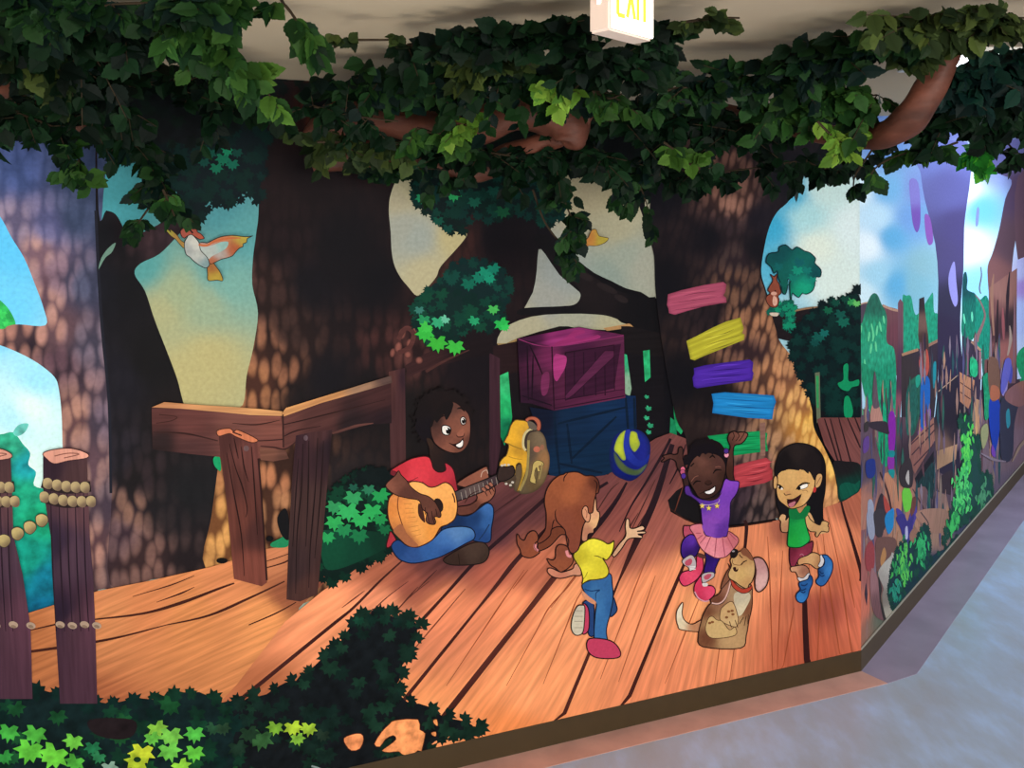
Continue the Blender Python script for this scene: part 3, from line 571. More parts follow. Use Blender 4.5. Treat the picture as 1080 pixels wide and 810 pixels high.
# bushes on the landing
bs = Sheet('painted_bush', M1, label='green painted bush between the railing posts and the guitar player')
foliage(bs, '335,600 338,560 345,530 360,510 380,500 400,500 414,508 420,540 415,572 380,596 350,612 340,608', '#0c2420', ['#0a2a24','#0d3a2c','#0f4a34'], 60, 9, 51)
foliage(bs, '370,508 385,496 408,496 416,510', '#0f1c1e', ['#0f1e20'], 8, 7, 52)
bs.fill('338,560 360,560 400,560 412,572 380,590 350,600 340,592', [(350,575,'#0e4a34'),(380,580,'#0d4230'),(400,570,'#0c3628')], g=3)
for x, y, r, a, c in ((372,522,11,5,'#2c8c54'),(352,532,10,10,'#2a8450'),(388,514,8,0,'#246a4c'),(366,536,13,-5,'#2ea058'),(392,536,12,5,'#279a50'),(400,520,11,-20,'#1f8c4a'),(352,548,11,0,'#2a9a50'),(380,545,12,0,'#2a9c52'),(400,545,9,0,'#1c8044'),(362,556,10,0,'#1d7a48'),(345,564,9,0,'#249050'),(378,562,11,0,'#176a40'),(405,556,8,0,'#14603a'),(372,512,6,0,'#1c5444')): bs.leaf(x, y, r, a, c)
bs.fill('285,572 296,566 303,562 303,575 288,576', '#1d7a50'); bs.dot(284, 567, 4, 3, '#141214'); bs.dot(234, 590, 6, 3, '#141214')
bs.fill('292,545 300,535 304,545 304,568 296,562', '#16161a')
bs.fill('225,482 231,480 233,490 232,496 226,490', '#128a58')

# near railing
rail = Sheet('painted_railing', M1, None, 'wood', 0, label='reddish brown painted corner railing on two leaning posts')
K8 = dict(x0=140, y0=390, k=3.24)
rail.fill(P('65,128 160,130 300,140 505,152 512,215 512,300 432,300 425,288 300,295 200,285 90,272 68,268', **K8), [(165,440,'#54302e'),(200,450,'#5e3633'),(250,450,'#68403a'),(290,450,'#6f423a'),(290,475,'#6a3e38'),(170,465,'#2e2022'),(200,470,'#4e3030')], sm=False, ang=-4, g=4)
rail.fill(P('65,126 108,108 230,118 350,125 440,132 510,140 506,155 400,152 300,142 160,130', **K8), [(165,428,'#a87450'),(230,432,'#b88458'),(290,436,'#c08c5c')], sm=False, ang=-4)
rail.fill(P('508,152 640,110 880,42 882,180 800,185 700,215 600,215 520,268 510,262', **K8), [(300,450,'#5e3834'),(340,440,'#50302e'),(400,420,'#46292a'),(405,440,'#2a1c22'),(340,460,'#4a2c2c'),(370,450,'#2a1e22')], sm=False, ang=16, g=4)
rail.fill(P('505,152 522,128 640,92 760,55 880,18 884,42 760,78 640,112 512,158', **K8), [(300,432,'#b88454'),(350,418,'#b07c50'),(380,410,'#8a6a54'),(408,398,'#54403c')], sm=False, ang=16)
rail.stroke(P('300,232 420,240 512,235', **K8), 1.2, '#3a1f1f'); rail.stroke(P('70,210 180,215 290,240', **K8), [1,2,1], '#38201f'); rail.stroke(P('340,180 420,185 500,170', **K8), [.6,1.6,.6], '#40231f')
rail.stroke(P('90,150 150,158 130,172 80,180', **K8), 1, '#40231f'); rail.stroke(P('515,185 600,165 700,140 860,100', **K8), [1,1.6,.6], '#321c1c'); rail.stroke(P('515,225 560,205 640,190', **K8), [1,1.6,.6], '#321c1c')
rail.stroke(P('512,150 514,262', **K8), 1.6, '#3a2220'); rail.stroke(P('680,215 760,190 820,180', **K8), [2,3,1], '#5a3834')
rail.stroke(P('435,258 480,262 520,268 560,240', **K8), [1,2,1], '#3c2220')
rail.fill(P('432,262 520,272 532,300 480,310 436,305', **K8), [(285,475,'#6a4438'),(300,480,'#5c3c34')], sm=False)
post = Sheet('post', M1, rail, 'wood', 96)
post.fill(P('293,222 330,212 412,240 425,245 432,330 445,500 458,722 440,735 345,710 335,600 315,400 300,300', **K8), [(235,462,'#4c2b29'),(262,480,'#623834'),(250,550,'#62362e'),(265,600,'#723e34'),(272,560,'#4a2a28'),(240,500,'#522e2a')], sm=False, g=4)
post.fill(P('288,205 328,197 345,208 360,203 425,235 405,246 352,226 330,215 294,224', **K8), '#b86c4c', out='#4a2820', ow=1)
post.stroke(P('340,210 372,222', **K8), 1.5, '#4a2820')
for l in ('330,250 350,330 375,400 390,470 385,500', '370,260 380,330 395,380', '320,280 345,420 370,560 380,700', '405,260 415,400 425,560', '345,230 360,300'): post.stroke(P(l, **K8), [.7,1.6,.6], '#2e1715')
post.stroke(P('428,300 440,450 457,715', **K8), 2, '#341c1c'); post.dot(259.5, 472, 3, 3, '#5f4a4c')
post2 = Sheet('post', M1, rail, 'wood', 88)
post2.fill(P('556,222 600,212 680,202 668,330 648,560 630,762 570,787 524,780 532,560 542,380', **K8), [(315,465,'#38222a'),(335,460,'#4a2e30'),(330,540,'#46302f'),(310,600,'#3c2a2c'),(325,620,'#4e322e'),(345,470,'#2c1e26')], sm=False, g=4)
for l in ('580,250 575,400 560,560 555,760', '600,240 598,400 590,600', '630,230 622,400 605,600 600,740', '650,240 640,420 620,640', '565,300 556,420 545,600'): post2.stroke(P(l, **K8), [.7,1.5,.7], '#231518')
post2.dot(322, 461, 2.2, 3, '#5a4850')

# rope posts at the left
for nm, (px0, px1, pb0, pb1, ty, by) in (('a', (46, 92, 60, 101, 474, 740)), ('b', (-30, 12, -26, 33, 474, 735))):
    rp = Sheet('painted_rope_post', M1, None, 'wood', 93, label='round painted post wound with rope' + (' at the left edge' if nm == 'b' else ' nearer the trunk'))
    rp.fill([(px0, ty + 4), (px0 + 14, ty + 2), (px1, ty + 6), (px1 + 3, ty + 90), ((px1 + pb1) / 2 + 2, ty + 130), (pb1, ty + 186), (pb1 + 2, by), (pb0 + 4, by), (pb0 - 1, ty + 186), ((px0 + pb0) / 2 + 1, ty + 90), (px0, ty + 40)],
        [(px0 + 5, ty + 20, '#33222f'), (px1 - 10, ty + 30, '#4a3236'), (px1 - 2, ty + 60, '#5a3c44'), (px0 + 12, ty + 100, '#33253a'), (px1 - 14, ty + 110, '#4c3646'), (pb0 + 6, ty + 170, '#2e2034'), (pb0 + 20, ty + 180, '#4e3340'), (pb1 - 4, ty + 180, '#5a3848')], sm=False, g=3.5)
    rp.fill([(px0, ty + 3), (px0 + 12, ty - 1), (px0 + 30, ty - 2), (px1, ty + 3), (px1, ty + 8), (px0 + 26, ty + 11), (px0 + 12, ty + 14), (px0 + 4, ty + 9)], '#c08878', out='#3c2028', ow=.8)
    rp.stroke([(px0 + 12, ty + 6), (px0 + 26, ty + 3), (px0 + 38, ty + 4), (px0 + 22, ty + 8)], 1, '#70443c')
    for k in range(5):
        u = px0 + 8 + k * (px1 - px0 - 10) / 4.2
        rp.stroke([(u, ty + 40), (u + 2, ty + 120), (u + 6, ty + 190)], [.8, 1.6, .8], '#2a1b28')
    rope = Sheet('rope', M1, rp)
    for row, (yy, off) in enumerate(((ty + 37, 0), (ty + 52, 4))):
        rope.stroke([(px0 - 1, yy - 3), ((px0 + px1) / 2, yy + 3), (px1 + 4, yy + 1)], 11, '#2c2024')
        for k in range(6 if row else 5):
            u = (k + (0.1 if row else 0.45)) / 5; x = px0 + u * (px1 - px0 + 3); y = yy - 3 + 5 * math.sin(min(1, u) * 1.9)
            rope.fill([(x - 4, y - 4), (x + 1, y - 6), (x + 5, y - 3), (x + 5, y + 4), (x + 1, y + 6), (x - 4, y + 3)], [(x - 2, y - 3, '#a8966e'), (x + 3, y + 4, '#5e4c40')], g=2)
    for k in range(4):
        x = pb0 + 4 + k * (pb1 - pb0) / 3.2; rope.dot(x, ty + 183 + (1 if k % 2 else 0), 5, 3.5, '#a08a78', 15); rope.dot(x, ty + 185, 3, 1.6, '#7c6858', 15)
rope2 = Sheet('painted_rope', M1, label='beaded looking painted rope sagging between the posts')
for x, y in ((-8,571),(5,569),(19,561.5),(32,555),(44.5,547.5)):
    rope2.fill([(x - 6, y - 4), (x, y - 7), (x + 6, y - 4), (x + 6.5, y + 2), (x + 1, y + 7), (x - 5, y + 4)], [(x - 2, y - 3, '#b0a06c'), (x + 3, y + 4, '#6c5c44')], g=2, out='#3c3430', ow=.7)
# ------------------------------------------------------------------ painted things on the deck
OL = '#2a1616'
# crates
K4 = dict(x0=530, y0=330, k=4.05)
cr2 = Sheet('painted_crate', M1, None, 'wood', 0, label='dark blue painted crate underneath')
cr2.fill(P('110,400 215,415 520,350 562,352 566,480 560,560 545,640 430,690 300,705 195,690 165,560', **K4), [(570,440,'#101830'),(600,445,'#102a4a'),(640,430,'#122f54'),(665,430,'#0f2c58'),(600,490,'#0f2c4c'),(640,490,'#0e2a48')], sm=False, g=4)
for l in ('215,418 225,560 240,695', '270,470 290,640', '520,360 530,500', '230,470 520,400', '235,640 420,680', '290,620 480,440', '555,360 560,500'): cr2.stroke(P(l, **K4), [2,3,2], '#0b2038')
cr1 = Sheet('painted_crate', M1, None, 'wood', 8, label='magenta painted crate on top')
cr1.fill(P('58,108 320,58 512,92 518,360 215,415 120,385 72,380', **K4), [(545,360,'#2a1228'),(560,420,'#30152c'),(578,400,'#4c1f3a'),(600,410,'#552040'),(650,380,'#5a2445'),(650,410,'#5c2444'),(600,370,'#44193a'),(585,380,'#6c2450')], sm=False, g=4)
cr1.fill(P('62,108 320,60 505,95 400,112 215,140 200,140', **K4), [(560,352,'#46163c'),(590,352,'#74255a'),(610,350,'#7c2860'),(640,352,'#5a1f48'),(590,360,'#8a2c68')], sm=False, g=3)
cr1.fill(P('200,140 270,100 300,72 340,72 345,85 300,100 330,110 400,92 410,105 350,120 215,142', **K4), '#86285f', n=2)
cr1.stroke(P('62,110 205,142 510,95', **K4), 1, '#7a2a5a'); cr1.stroke(P('205,142 215,412', **K4), 1.4, '#2c0f24')
cr1.fill(P('262,168 500,130 470,320 262,372', **K4), '#3c1732', sm=False)
for x in (300, 340, 390, 430): cr1.stroke(P(f'{x},165 {x+2},350', **K4), 1.2, '#2a1026')
cr1.fill(P('262,350 430,160 470,160 470,185 300,345 262,372', **K4), '#582345', sm=False, out='#30122a', ow=.8)
cr1.stroke(P('262,168 470,135 472,330 262,368 262,168', **K4), 1.2, '#280f22', sm=False)
cr1.stroke(P('218,405 515,352', **K4), 1.2, '#34142c'); cr1.stroke(P('220,370 470,330 512,325', **K4), .8, '#34142c')
cr1.fill(P('215,180 250,178 268,190 262,230 245,262 225,290 212,260', **K4), '#93306a')
cr1.fill(P('165,262 190,250 195,290 185,340 165,350 158,310', **K4), '#6c2850')
for l in ('110,135 140,200 165,260', '100,140 105,370', '75,350 205,392', '120,360 125,180'): cr1.stroke(P(l, **K4), [1,2,1], '#1f0c1e')
# ball
ball = Sheet('painted_ball', M1, label='blurry blue and lime striped painted ball')
ball.fill(P('545,494 590,505 622,550 622,610 600,670 550,712 510,708 465,680 450,620 455,560 480,515', **K4), [(665,455,'#1c2a8c'),(680,480,'#20288c'),(645,480,'#12246c'),(650,500,'#101e7a'),(665,480,'#1a2488'),(660,503,'#0c1870')], edge=(5, '#16204c', .8), g=2)
ball.fill(P('498,512 520,500 512,540 512,580 520,620 505,625 485,600 470,580 480,540', **K4), [(652,460,'#a4b434'),(652,475,'#b0bc34'),(651,482,'#8a9a30')], edge=(2, '#4c6040', .7), g=1.5)
ball.fill(P('540,505 565,508 572,530 580,560 560,590 545,580 535,550', **K4), [(667,460,'#a8b430'),(668,472,'#8fa034')], edge=(2, '#4c6040', .7), g=1.5)
ball.fill(P('520,500 540,500 532,550 545,590 575,625 600,622 620,600 618,620 600,645 565,650 530,625 512,580 512,540', **K4), [(660,470,'#2434a0'),(675,490,'#1c2c90')], g=2)
ball.fill(P('470,590 500,628 530,655 570,665 610,640 600,665 570,690 525,685 490,660 472,625', **K4), [(652,488,'#4c5c34'),(665,496,'#3f5434'),(678,492,'#50603c')], edge=(2, '#26365c', .7), g=1.5)
# backpack
Kb = dict(x0=510, y0=420, k=7.36)
bp = Sheet('painted_backpack', M1, label='yellow and tan painted backpack')
bp.fill(P('320,235 380,235 440,260 470,310 482,380 500,440 500,520 480,600 450,660 390,715 310,738 250,720 225,690 245,560 280,500 300,420 300,320', **Kb), [(555,455,'#5a4c3c'),(570,460,'#6c5c48'),(575,485,'#8a6442'),(560,510,'#5c4a30'),(568,500,'#6c5a3c'),(556,478,'#54473c'),(550,515,'#5a4c38')], edge=(2.5,'#3c3228',.6), g=2)
bp.fill(P('235,165 270,165 330,175 345,225 310,260 295,310 305,390 330,410 330,480 320,560 300,620 270,700 250,710 285,600 285,520 270,495 245,510 240,560 235,590 210,560 170,545 120,530 118,490 150,450 165,440 180,400 185,350 150,335 180,280 200,210', **Kb), [(545,446,'#cf9c2c'),(552,455,'#b88a30'),(538,462,'#d8a22e'),(535,470,'#c8952c'),(545,475,'#a87c28'),(540,485,'#e0aa30'),(530,490,'#cf9a30'),(548,490,'#c8962c'),(548,505,'#96762c')], out='#5c4420', ow=1, g=2, n=2)
bp.stroke(P('390,235 345,240 312,270 298,320 300,370 318,400', **Kb), 2.4, '#b8ac80'); bp.stroke(P('400,243 350,255 330,280 318,320 320,380', **Kb), 2.2, '#3c322c')
bp.stroke(P('340,320 335,480 320,600 270,710', **Kb), 2.6, '#8a7a48')
bp.fill(P('315,160 345,140 390,140 425,165 435,205 425,245 400,235 405,200 380,165 345,165 330,180', **Kb), '#a05640', out='#5c2c24', ow=.8)
bp.fill(P('330,175 370,180 400,210 400,240 350,230', **Kb), '#5c5248')
bp.fill(P('250,520 270,505 282,530 280,600 255,690 240,640 240,570', **Kb), '#5c4c38')
bp.fill(P('375,500 410,475 450,490 455,515 420,520 430,560 410,560 395,540 385,590 400,650 370,650 350,630 365,560', **Kb), '#b09a5c', out='#50422c', ow=.7)
bp.stroke(P('400,530 405,590 395,650', **Kb), 1.6, '#54482f'); bp.stroke(P('445,500 435,560 420,620', **Kb), 1.4, '#8a7a4c')
bp.dot(510+403/7.36, 420+390/7.36, 3.6, 3.2, '#a8604c'); bp.dot(510+445/7.36, 420+375/7.36, 2, 3, '#8a5c48')
bp.stroke(P('180,345 220,365 285,390', **Kb), 1.2, '#8a6824'); bp.stroke(P('185,445 230,460 290,470', **Kb), .9, '#a87c28')
bp.fill(P('128,560 190,545 200,560 240,600 240,640 215,690 190,690 200,665 140,640', **Kb), '#4c3c30')

# shade glaze on the rail behind the boy is part of the trunk paint
# ---- seated player with a guitar
Ka = dict(x0=400, y0=400, k=6.75); Kc = dict(x0=400, y0=500, k=6.75)
boy = Sheet('painted_person', M1, label='painted boy in a red shirt sitting cross-legged and playing a guitar')
hair = Sheet('hair', M1, boy); shirt = Sheet('shirt', M1, boy); jeans = Sheet('jeans', M1, boy); shoe = Sheet('shoe', M1, boy)
gui = Sheet('guitar', M1, boy)
shirt.fill(P('75,400 105,440 110,470 60,515 45,500 60,440', **Kc), '#9c2c38', out='#3a1418')
jeans.fill(P('520,290 620,290 700,240 760,200 800,225 805,290 790,380 780,470 700,475 560,430 430,400', **Kc), [(500,545,'#1c3a6c'),(515,535,'#35609c'),(512,550,'#2c5690'),(505,565,'#20427c'),(480,550,'#18305c')], out='#141c34', g=2.5)
jeans.fill(P('80,500 130,460 200,505 290,500 380,450 450,385 560,365 640,375 672,410 665,455 600,490 500,545 400,590 250,625 160,610 110,570', **Kc), [(420,575,'#20427c'),(435,585,'#2a4c88'),(470,570,'#3a66a4'),(480,562,'#5078ac'),(490,560,'#4a74a8'),(450,580,'#2c5694'),(470,580,'#284e8c'),(495,570,'#2c5490')], out='#141c34', g=2.5)
jeans.stroke(P('700,460 740,410 775,350', **Kc), 1.2, '#1c345c')
shoe.fill(P('450,600 500,560 620,495 700,475 750,490 775,540 755,600 700,630 560,640 480,630', **Kc), [(480,592,'#3c2a24'),(500,580,'#4a3830'),(510,588,'#3f2f28')], out='#241818', g=2.5)
shoe.stroke(P('555,560 565,635', **Kc), 1, '#2c1e1a')
boy.fill(P('545,70 600,20 680,-25 750,-60 765,-40 770,0 780,30 810,80 815,130 780,180 720,210 660,270 560,285 545,230 640,210 690,160 640,100', **Kc), [(490,505,'#7c4a3c'),(505,500,'#84503f'),(510,520,'#8a5442'),(500,535,'#5c362e'),(490,540,'#64392f')], out=OL, g=2.5)
# neck, head
boy.fill(P('345,420 400,470 440,500 520,530 520,620 450,660 400,650 365,600', **Ka), [(455,475,'#30211f'),(465,490,'#2a1e1e'),(475,485,'#201a1c')], g=2.5)
hair.fill(P('365,415 330,440 290,420 270,380 245,340 260,280 250,230 280,180 300,120 360,90 400,60 460,80 520,70 570,110 620,130 640,180 660,230 640,300 600,340 400,420', **Ka), [(445,430,'#1a1316'),(460,420,'#1e1517'),(480,415,'#1d1517'),(470,430,'#241819'),(450,450,'#18121a')], g=2.5)
rh = random.Random(8)
for i in range(30):
    t = rh.uniform(math.pi * 0.75, math.pi * 1.95); x = 467 + 30 * math.cos(t); y = 443 + 31 * math.sin(t)
    hair.stroke([(x, y), (x + rh.uniform(-3, 3) + 3 * math.cos(t), y + 4 * math.sin(t) + rh.uniform(-2, 1)), (x + rh.uniform(-4, 4), y + rh.uniform(-3, 3))], [2.5, 2, .5], '#1b1416')
boy.fill(P('360,330 390,270 440,250 490,225 500,160 540,165 590,205 625,240 640,300 640,380 630,440 600,490 560,515 500,515 440,490 390,450 365,390', **Ka), [(458,455,'#54342e'),(465,465,'#6a4036'),(475,450,'#744639'),(485,440,'#74473a'),(490,455,'#85503f'),(480,430,'#5a3a33'),(470,470,'#7a4a3c'),(485,472,'#6a4034'),(494,460,'#54332d'),(457,445,'#3c2826')], out='#241515', ow=.8, g=2)
hair.fill(P('350,330 380,260 400,220 420,180 480,150 520,165 510,215 500,240 470,285 450,240 425,255 405,305 385,285 370,330', **Ka), '#1b1416')
boy.fill(P('330,415 365,425 380,470 370,495 345,470', **Ka), '#38261f')
boy.fill(P('545,385 560,365 590,350 598,375 590,395 560,405', **Ka), '#8a5444'); boy.stroke(P('540,390 555,405 590,400 600,375', **Ka), [.5,1.2,.5], '#3c201c')
boy.fill(P('440,330 465,322 495,335 502,360 490,388 460,390 440,370', **Ka), '#d8d4d0', out='#140e10', ow=1.1)
boy.dot(400+483/6.75, 400+362/6.75, 2.5, 3.4, '#120c0e'); boy.dot(400+475/6.75, 400+350/6.75, .8, .8, '#f0f0f0')
boy.fill(P('572,275 590,262 608,280 605,310 585,318 572,300', **Ka), '#cfcbc8', out='#140e10', ow=1)
boy.dot(400+592/6.75, 400+292/6.75, 2, 2.8, '#120c0e'); boy.dot(400+587/6.75, 400+282/6.75, .6, .6, '#f0f0f0')
boy.stroke(P('405,300 430,262 462,255', **Ka), [.8,2.2,.8], '#1c1214'); boy.stroke(P('545,205 575,200 600,225', **Ka), [.8,2.2,.8], '#1c1214')
boy.fill(P('495,452 540,460 575,430 590,415 592,450 585,480 560,492 540,480', **Ka), '#2c1416')
boy.fill(P('540,462 570,445 586,428 586,462 570,478 550,474', **Ka), '#e0dcda'); boy.stroke(P('490,448 520,458 560,445 592,410', **Ka), [.6,1.2,.6], '#2c1416')
# shirt
shirt.fill(P('80,640 140,600 220,560 300,542 345,548 365,580 380,630 420,655 465,640 460,590 500,610 525,650 540,720 555,800 560,830 500,835 200,835 180,730 150,680 105,650', **Ka), [(420,495,'#b02c38'),(445,485,'#c43440'),(440,500,'#c83844'),(465,505,'#b42e3c'),(475,495,'#a82c3c'),(460,515,'#b03038'),(478,510,'#8c2430')], out='#3a1418', g=2.5)
shirt.stroke(P('150,680 200,720 270,690', **Ka), [.5,1.1,.5], '#6a1a24'); shirt.stroke(P('330,755 300,720', **Ka), .8, '#8c2430'); shirt.fill(P('80,640 105,650 140,680 180,720 175,735 120,690 75,670', **Ka), '#6c202a')
# guitar
gui.fill(P('500,130 760,25 830,-5 935,-60 945,-30 920,20 850,50 780,100 540,190 525,190', **Kc), [(480,525,'#4c4244'),(500,515,'#5a4a48'),(520,505,'#43343a'),(535,497,'#2c2024')], sm=False, out='#1c1416', g=3)
for u in range(9): 
    x = 485 + u * 4.6; y = 522 - u * 1.95; gui.stroke([(x, y - 4), (x + 1.5, y + 4)], .7, '#857a74')
gui.fill(P('835,-15 850,-60 900,-58 940,-65 955,-30 945,5 900,35 850,45 830,20', **Kc), '#3a2b28', out='#181012')
for q in ('865,-68','885,-72','912,-72','895,62','925,72','940,52'): gui.dot(*P(q, **Kc)[0], 1.5, 1.2, '#b8b0a4')
gui.fill(P('195,60 240,45 300,55 350,85 400,80 460,52 505,75 530,120 545,180 548,240 530,310 480,350 430,370 400,420 370,460 310,495 250,512 190,495 130,440 80,370 55,280 60,180 95,130', **Kc), [(412,535,'#c87a3c'),(425,540,'#d98c48'),(440,535,'#e09a50'),(470,515,'#e4a058'),(475,540,'#e09a50'),(440,560,'#e09a50'),(455,560,'#d88c40'),(445,512,'#e8a860'),(420,560,'#b06c3c'),(430,568,'#96583a'),(415,520,'#c87c44')], out='#3c1e18', ow=1.2, g=2.5)
gui.stroke(P('130,150 125,230 150,330 190,420 260,490', **Kc), 1, '#6a3620'); gui.fill(P('110,370 155,350 200,430 270,495 240,510 190,495 140,450 95,400', **Kc), '#945a3c')
for k in range(9): gui.stroke([(424 + k, 525 + k * 5), (432 + k * 1.4, 526 + k * 4.5)], .6, '#b8743c')
gui.dot(400+413/6.75, 500+215/6.75, 5.2, 7.8, '#2c1e1c', -15); gui.fill(P('275,200 300,230 320,330 300,325 275,290 268,240', **Kc), '#4a2820')
gui.stroke(P('512,130 525,160 530,195', **Kc), 1.4, '#5a3020')
boy.fill(P('105,5 45,60 50,95 110,140 200,165 275,180 300,240 330,270 325,320 345,345 385,350 395,330 385,300 400,295 425,300 432,275 410,225 385,185 340,150 280,130 220,85 190,40 150,0 130,-30', **Kc), [(410,510,'#7a4a3c'),(418,505,'#6a4034'),(430,520,'#5a362e'),(450,530,'#603a30'),(458,545,'#523028'),(452,540,'#6a4034')], out=OL, ow=1, g=2)
for l in ('335,260 345,320 350,345', '365,255 372,300 385,345', '395,240 405,290', '320,230 322,280'): boy.stroke(P(l, **Kc), .8, '#2c1614')
for l in ('720,90 750,130 760,150', '745,70 775,110 790,140', '770,60 795,95 810,120', '640,210 690,180', '600,200 640,140 700,110'): boy.stroke(P(l, **Kc), [.5,1.1,.5], '#3c201c')
for q in ((735,98),(760,80),(785,62)): boy.fill(P(f'{q[0]-18},{q[1]} {q[0]},{q[1]-12} {q[0]+18},{q[1]+10} {q[0]+5},{q[1]+22}', **Kc), '#8f5a4a', out=OL, ow=.7)
boy.stroke(P('715,15 725,-20 755,-35 765,-10', **Kc), .9, '#b09488')

# ---- running girl with pigtails
Kg = dict(x0=530, y0=480, k=6.75); Kh = dict(x0=530, y0=550, k=6.75)
g1 = Sheet('painted_person', M1, label='painted girl with brown pigtails, yellow shirt and blue jeans running after the ball')
jn = Sheet('jeans', M1, g1); sh_ = Sheet('shoe', M1, g1); tee = Sheet('shirt', M1, g1); hr = Sheet('hair', M1, g1)
jn.fill(P('770,520 800,590 803,625 780,655 755,665 740,600', **Kh), '#2c4a7c', out='#141c34')
jn.fill(P('560,575 590,550 620,560 640,585 640,735 640,800 600,790 590,640', **Kh), '#27447c', out='#141c34')
sh_.fill(P('560,585 590,590 605,640 605,740 590,780 560,790 545,740', **Kh), '#b83c5c', out=OL)
sh_.fill(P('555,585 575,600 572,700 560,780 520,800 490,780 478,735 490,660 520,595', **Kh), [(605,640,'#b8b0a0'),(607,655,'#c4bca8')], out='#3a2a24', g=2)
for y in (625, 665, 700, 745): sh_.stroke(P(f'500,{y} 560,{y}', **Kh), .6, '#80786c')
jn.fill(P('560,435 640,400 750,360 770,440 775,540 755,650 735,720 728,780 735,850 700,870 650,860 640,780 650,640 655,570 600,530 565,480', **Kh), [(617,618,'#28568c'),(625,622,'#3a6ca0'),(635,615,'#305e94'),(642,640,'#2a5890'),(630,640,'#3a70a8'),(636,655,'#3468a0')], out='#141c34', ow=1.2, g=2.5)
jn.stroke(P('570,470 620,485 680,478 655,500 652,560', **Kh), [.8,1.4,.6], '#1c3c6c')
sh_.fill([(620,672),(642,674),(652,684),(650,692),(628,692),(618,684)], '#b83c5c', out=OL)
g1.fill(P('555,480 600,520 652,560 645,580 600,560 560,520', **Kh), '#c88868')
g1.fill(P('550,370 490,375 440,390 390,395 340,380 310,350 315,325 345,325 400,350 440,345 490,325 500,300 530,290', **Kh), [(580,602,'#c07c64'),(590,607,'#b4705a'),(605,600,'#c0866c')], out=OL, g=2.5)
g1.fill(P('770,225 820,150 865,95 862,30 870,-25 890,-18 895,35 930,40 980,22 1000,40 985,55 945,62 1003,62 1000,78 950,82 980,95 978,110 930,108 880,120 840,180 790,240', **Kh), [(650,580,'#c09474'),(665,560,'#d0a884'),(672,556,'#d8b090')], out=OL, g=2, n=3)
tee.fill(P('555,435 562,400 545,330 520,290 497,250 500,215 545,160 590,125 640,112 700,130 740,152 770,138 782,130 780,170 765,220 730,265 700,250 730,300 745,350 720,390 650,405 600,410', **Kh), [(610,585,'#b8ac2a'),(608,572,'#d4c83a'),(625,572,'#e2d840'),(640,575,'#dcd03c'),(615,600,'#e0d43c'),(625,608,'#d0c034'),(635,595,'#c8bc30'),(605,590,'#b0a02c')], out='#4a4014', ow=1.2, g=2.5, n=3)
tee.stroke(P('640,235 670,240 695,252', **Kh), [.5,1.2,.8], '#6c6020'); tee.stroke(P('595,350 580,380 565,400', **Kh), .7, '#8a7c20')
hr.fill(P('330,-50 300,60 280,90 250,130 240,180 255,200 330,165 400,90 440,80 430,0', **Kh), '#6e3a28', out=OL)
hr.fill(P('92,85 105,88 115,110 145,125 165,85 195,60 225,62 243,95 240,130 220,150 235,190 255,205 240,225 190,250 130,235 115,190 95,150', **Kh), [(550,570,'#7a4230'),(560,580,'#84462f')], out=OL, n=3, g=3)
hr.fill(P('305,255 340,265 365,250 368,190 385,160 415,155 450,170 465,200 480,225 495,260 480,300 440,335 400,350 370,325 330,300', **Kh), [(590,580,'#7a4230'),(590,595,'#884a32')], out=OL, n=3, g=3)
g1.fill(P('650,280 660,380 678,400 680,440 660,500 640,520 635,545 600,555 590,600 555,600 555,540 570,480 600,440 620,350', **Kg), [(625,540,'#cc9874'),(628,550,'#d8a878'),(618,560,'#a87058'),(615,568,'#b47c62')], out=OL, g=2)
hr.fill(P('440,120 500,112 540,120 580,140 630,140 665,165 678,210 672,260 655,270 640,330 630,400 600,410 575,470 555,520 545,600 530,660 495,690 470,680 455,640 445,590 440,555 430,520 390,500 340,520 330,560 290,600 250,620 240,600 290,530 300,480 300,400 288,330 300,250 340,180 390,140 425,130', **Kg), [(590,510,'#8a4c30'),(605,505,'#985434'),(600,520,'#9a5636'),(582,530,'#84482f'),(595,545,'#7c4230'),(610,540,'#7a402c'),(620,520,'#804630'),(600,570,'#7a4030'),(575,560,'#703a2a'),(628,510,'#5c2f22')], out=OL, ow=1.2, n=3, g=3)
for l in ('425,180 430,150 455,120', '372,380 365,400 375,460 430,520 440,560', '640,170 662,200 650,270', '440,555 460,600 455,650', '340,520 350,470 360,450'): hr.stroke(P(l, **Kg), [.6,1.3,.6], OL)
g1.fill(P('575,355 595,365 600,400 615,420 605,465 585,465 560,430 555,385', **Kg), '#c88c6c', out=OL, ow=1); g1.stroke(P('575,375 590,400 585,440', **Kg), .7, '#7a4636')
band = Sheet('hair_band', M1, g1)
band.stroke(P('225,625 222,650 245,670', **Kg), 3, '#c87c80'); band.stroke(P('445,670 455,705 480,712', **Kg), 3, '#d08488')
for l in ('225,615 215,645 235,672', '238,625 235,650 252,665'): band.stroke(P(l, **Kg), .6, OL)

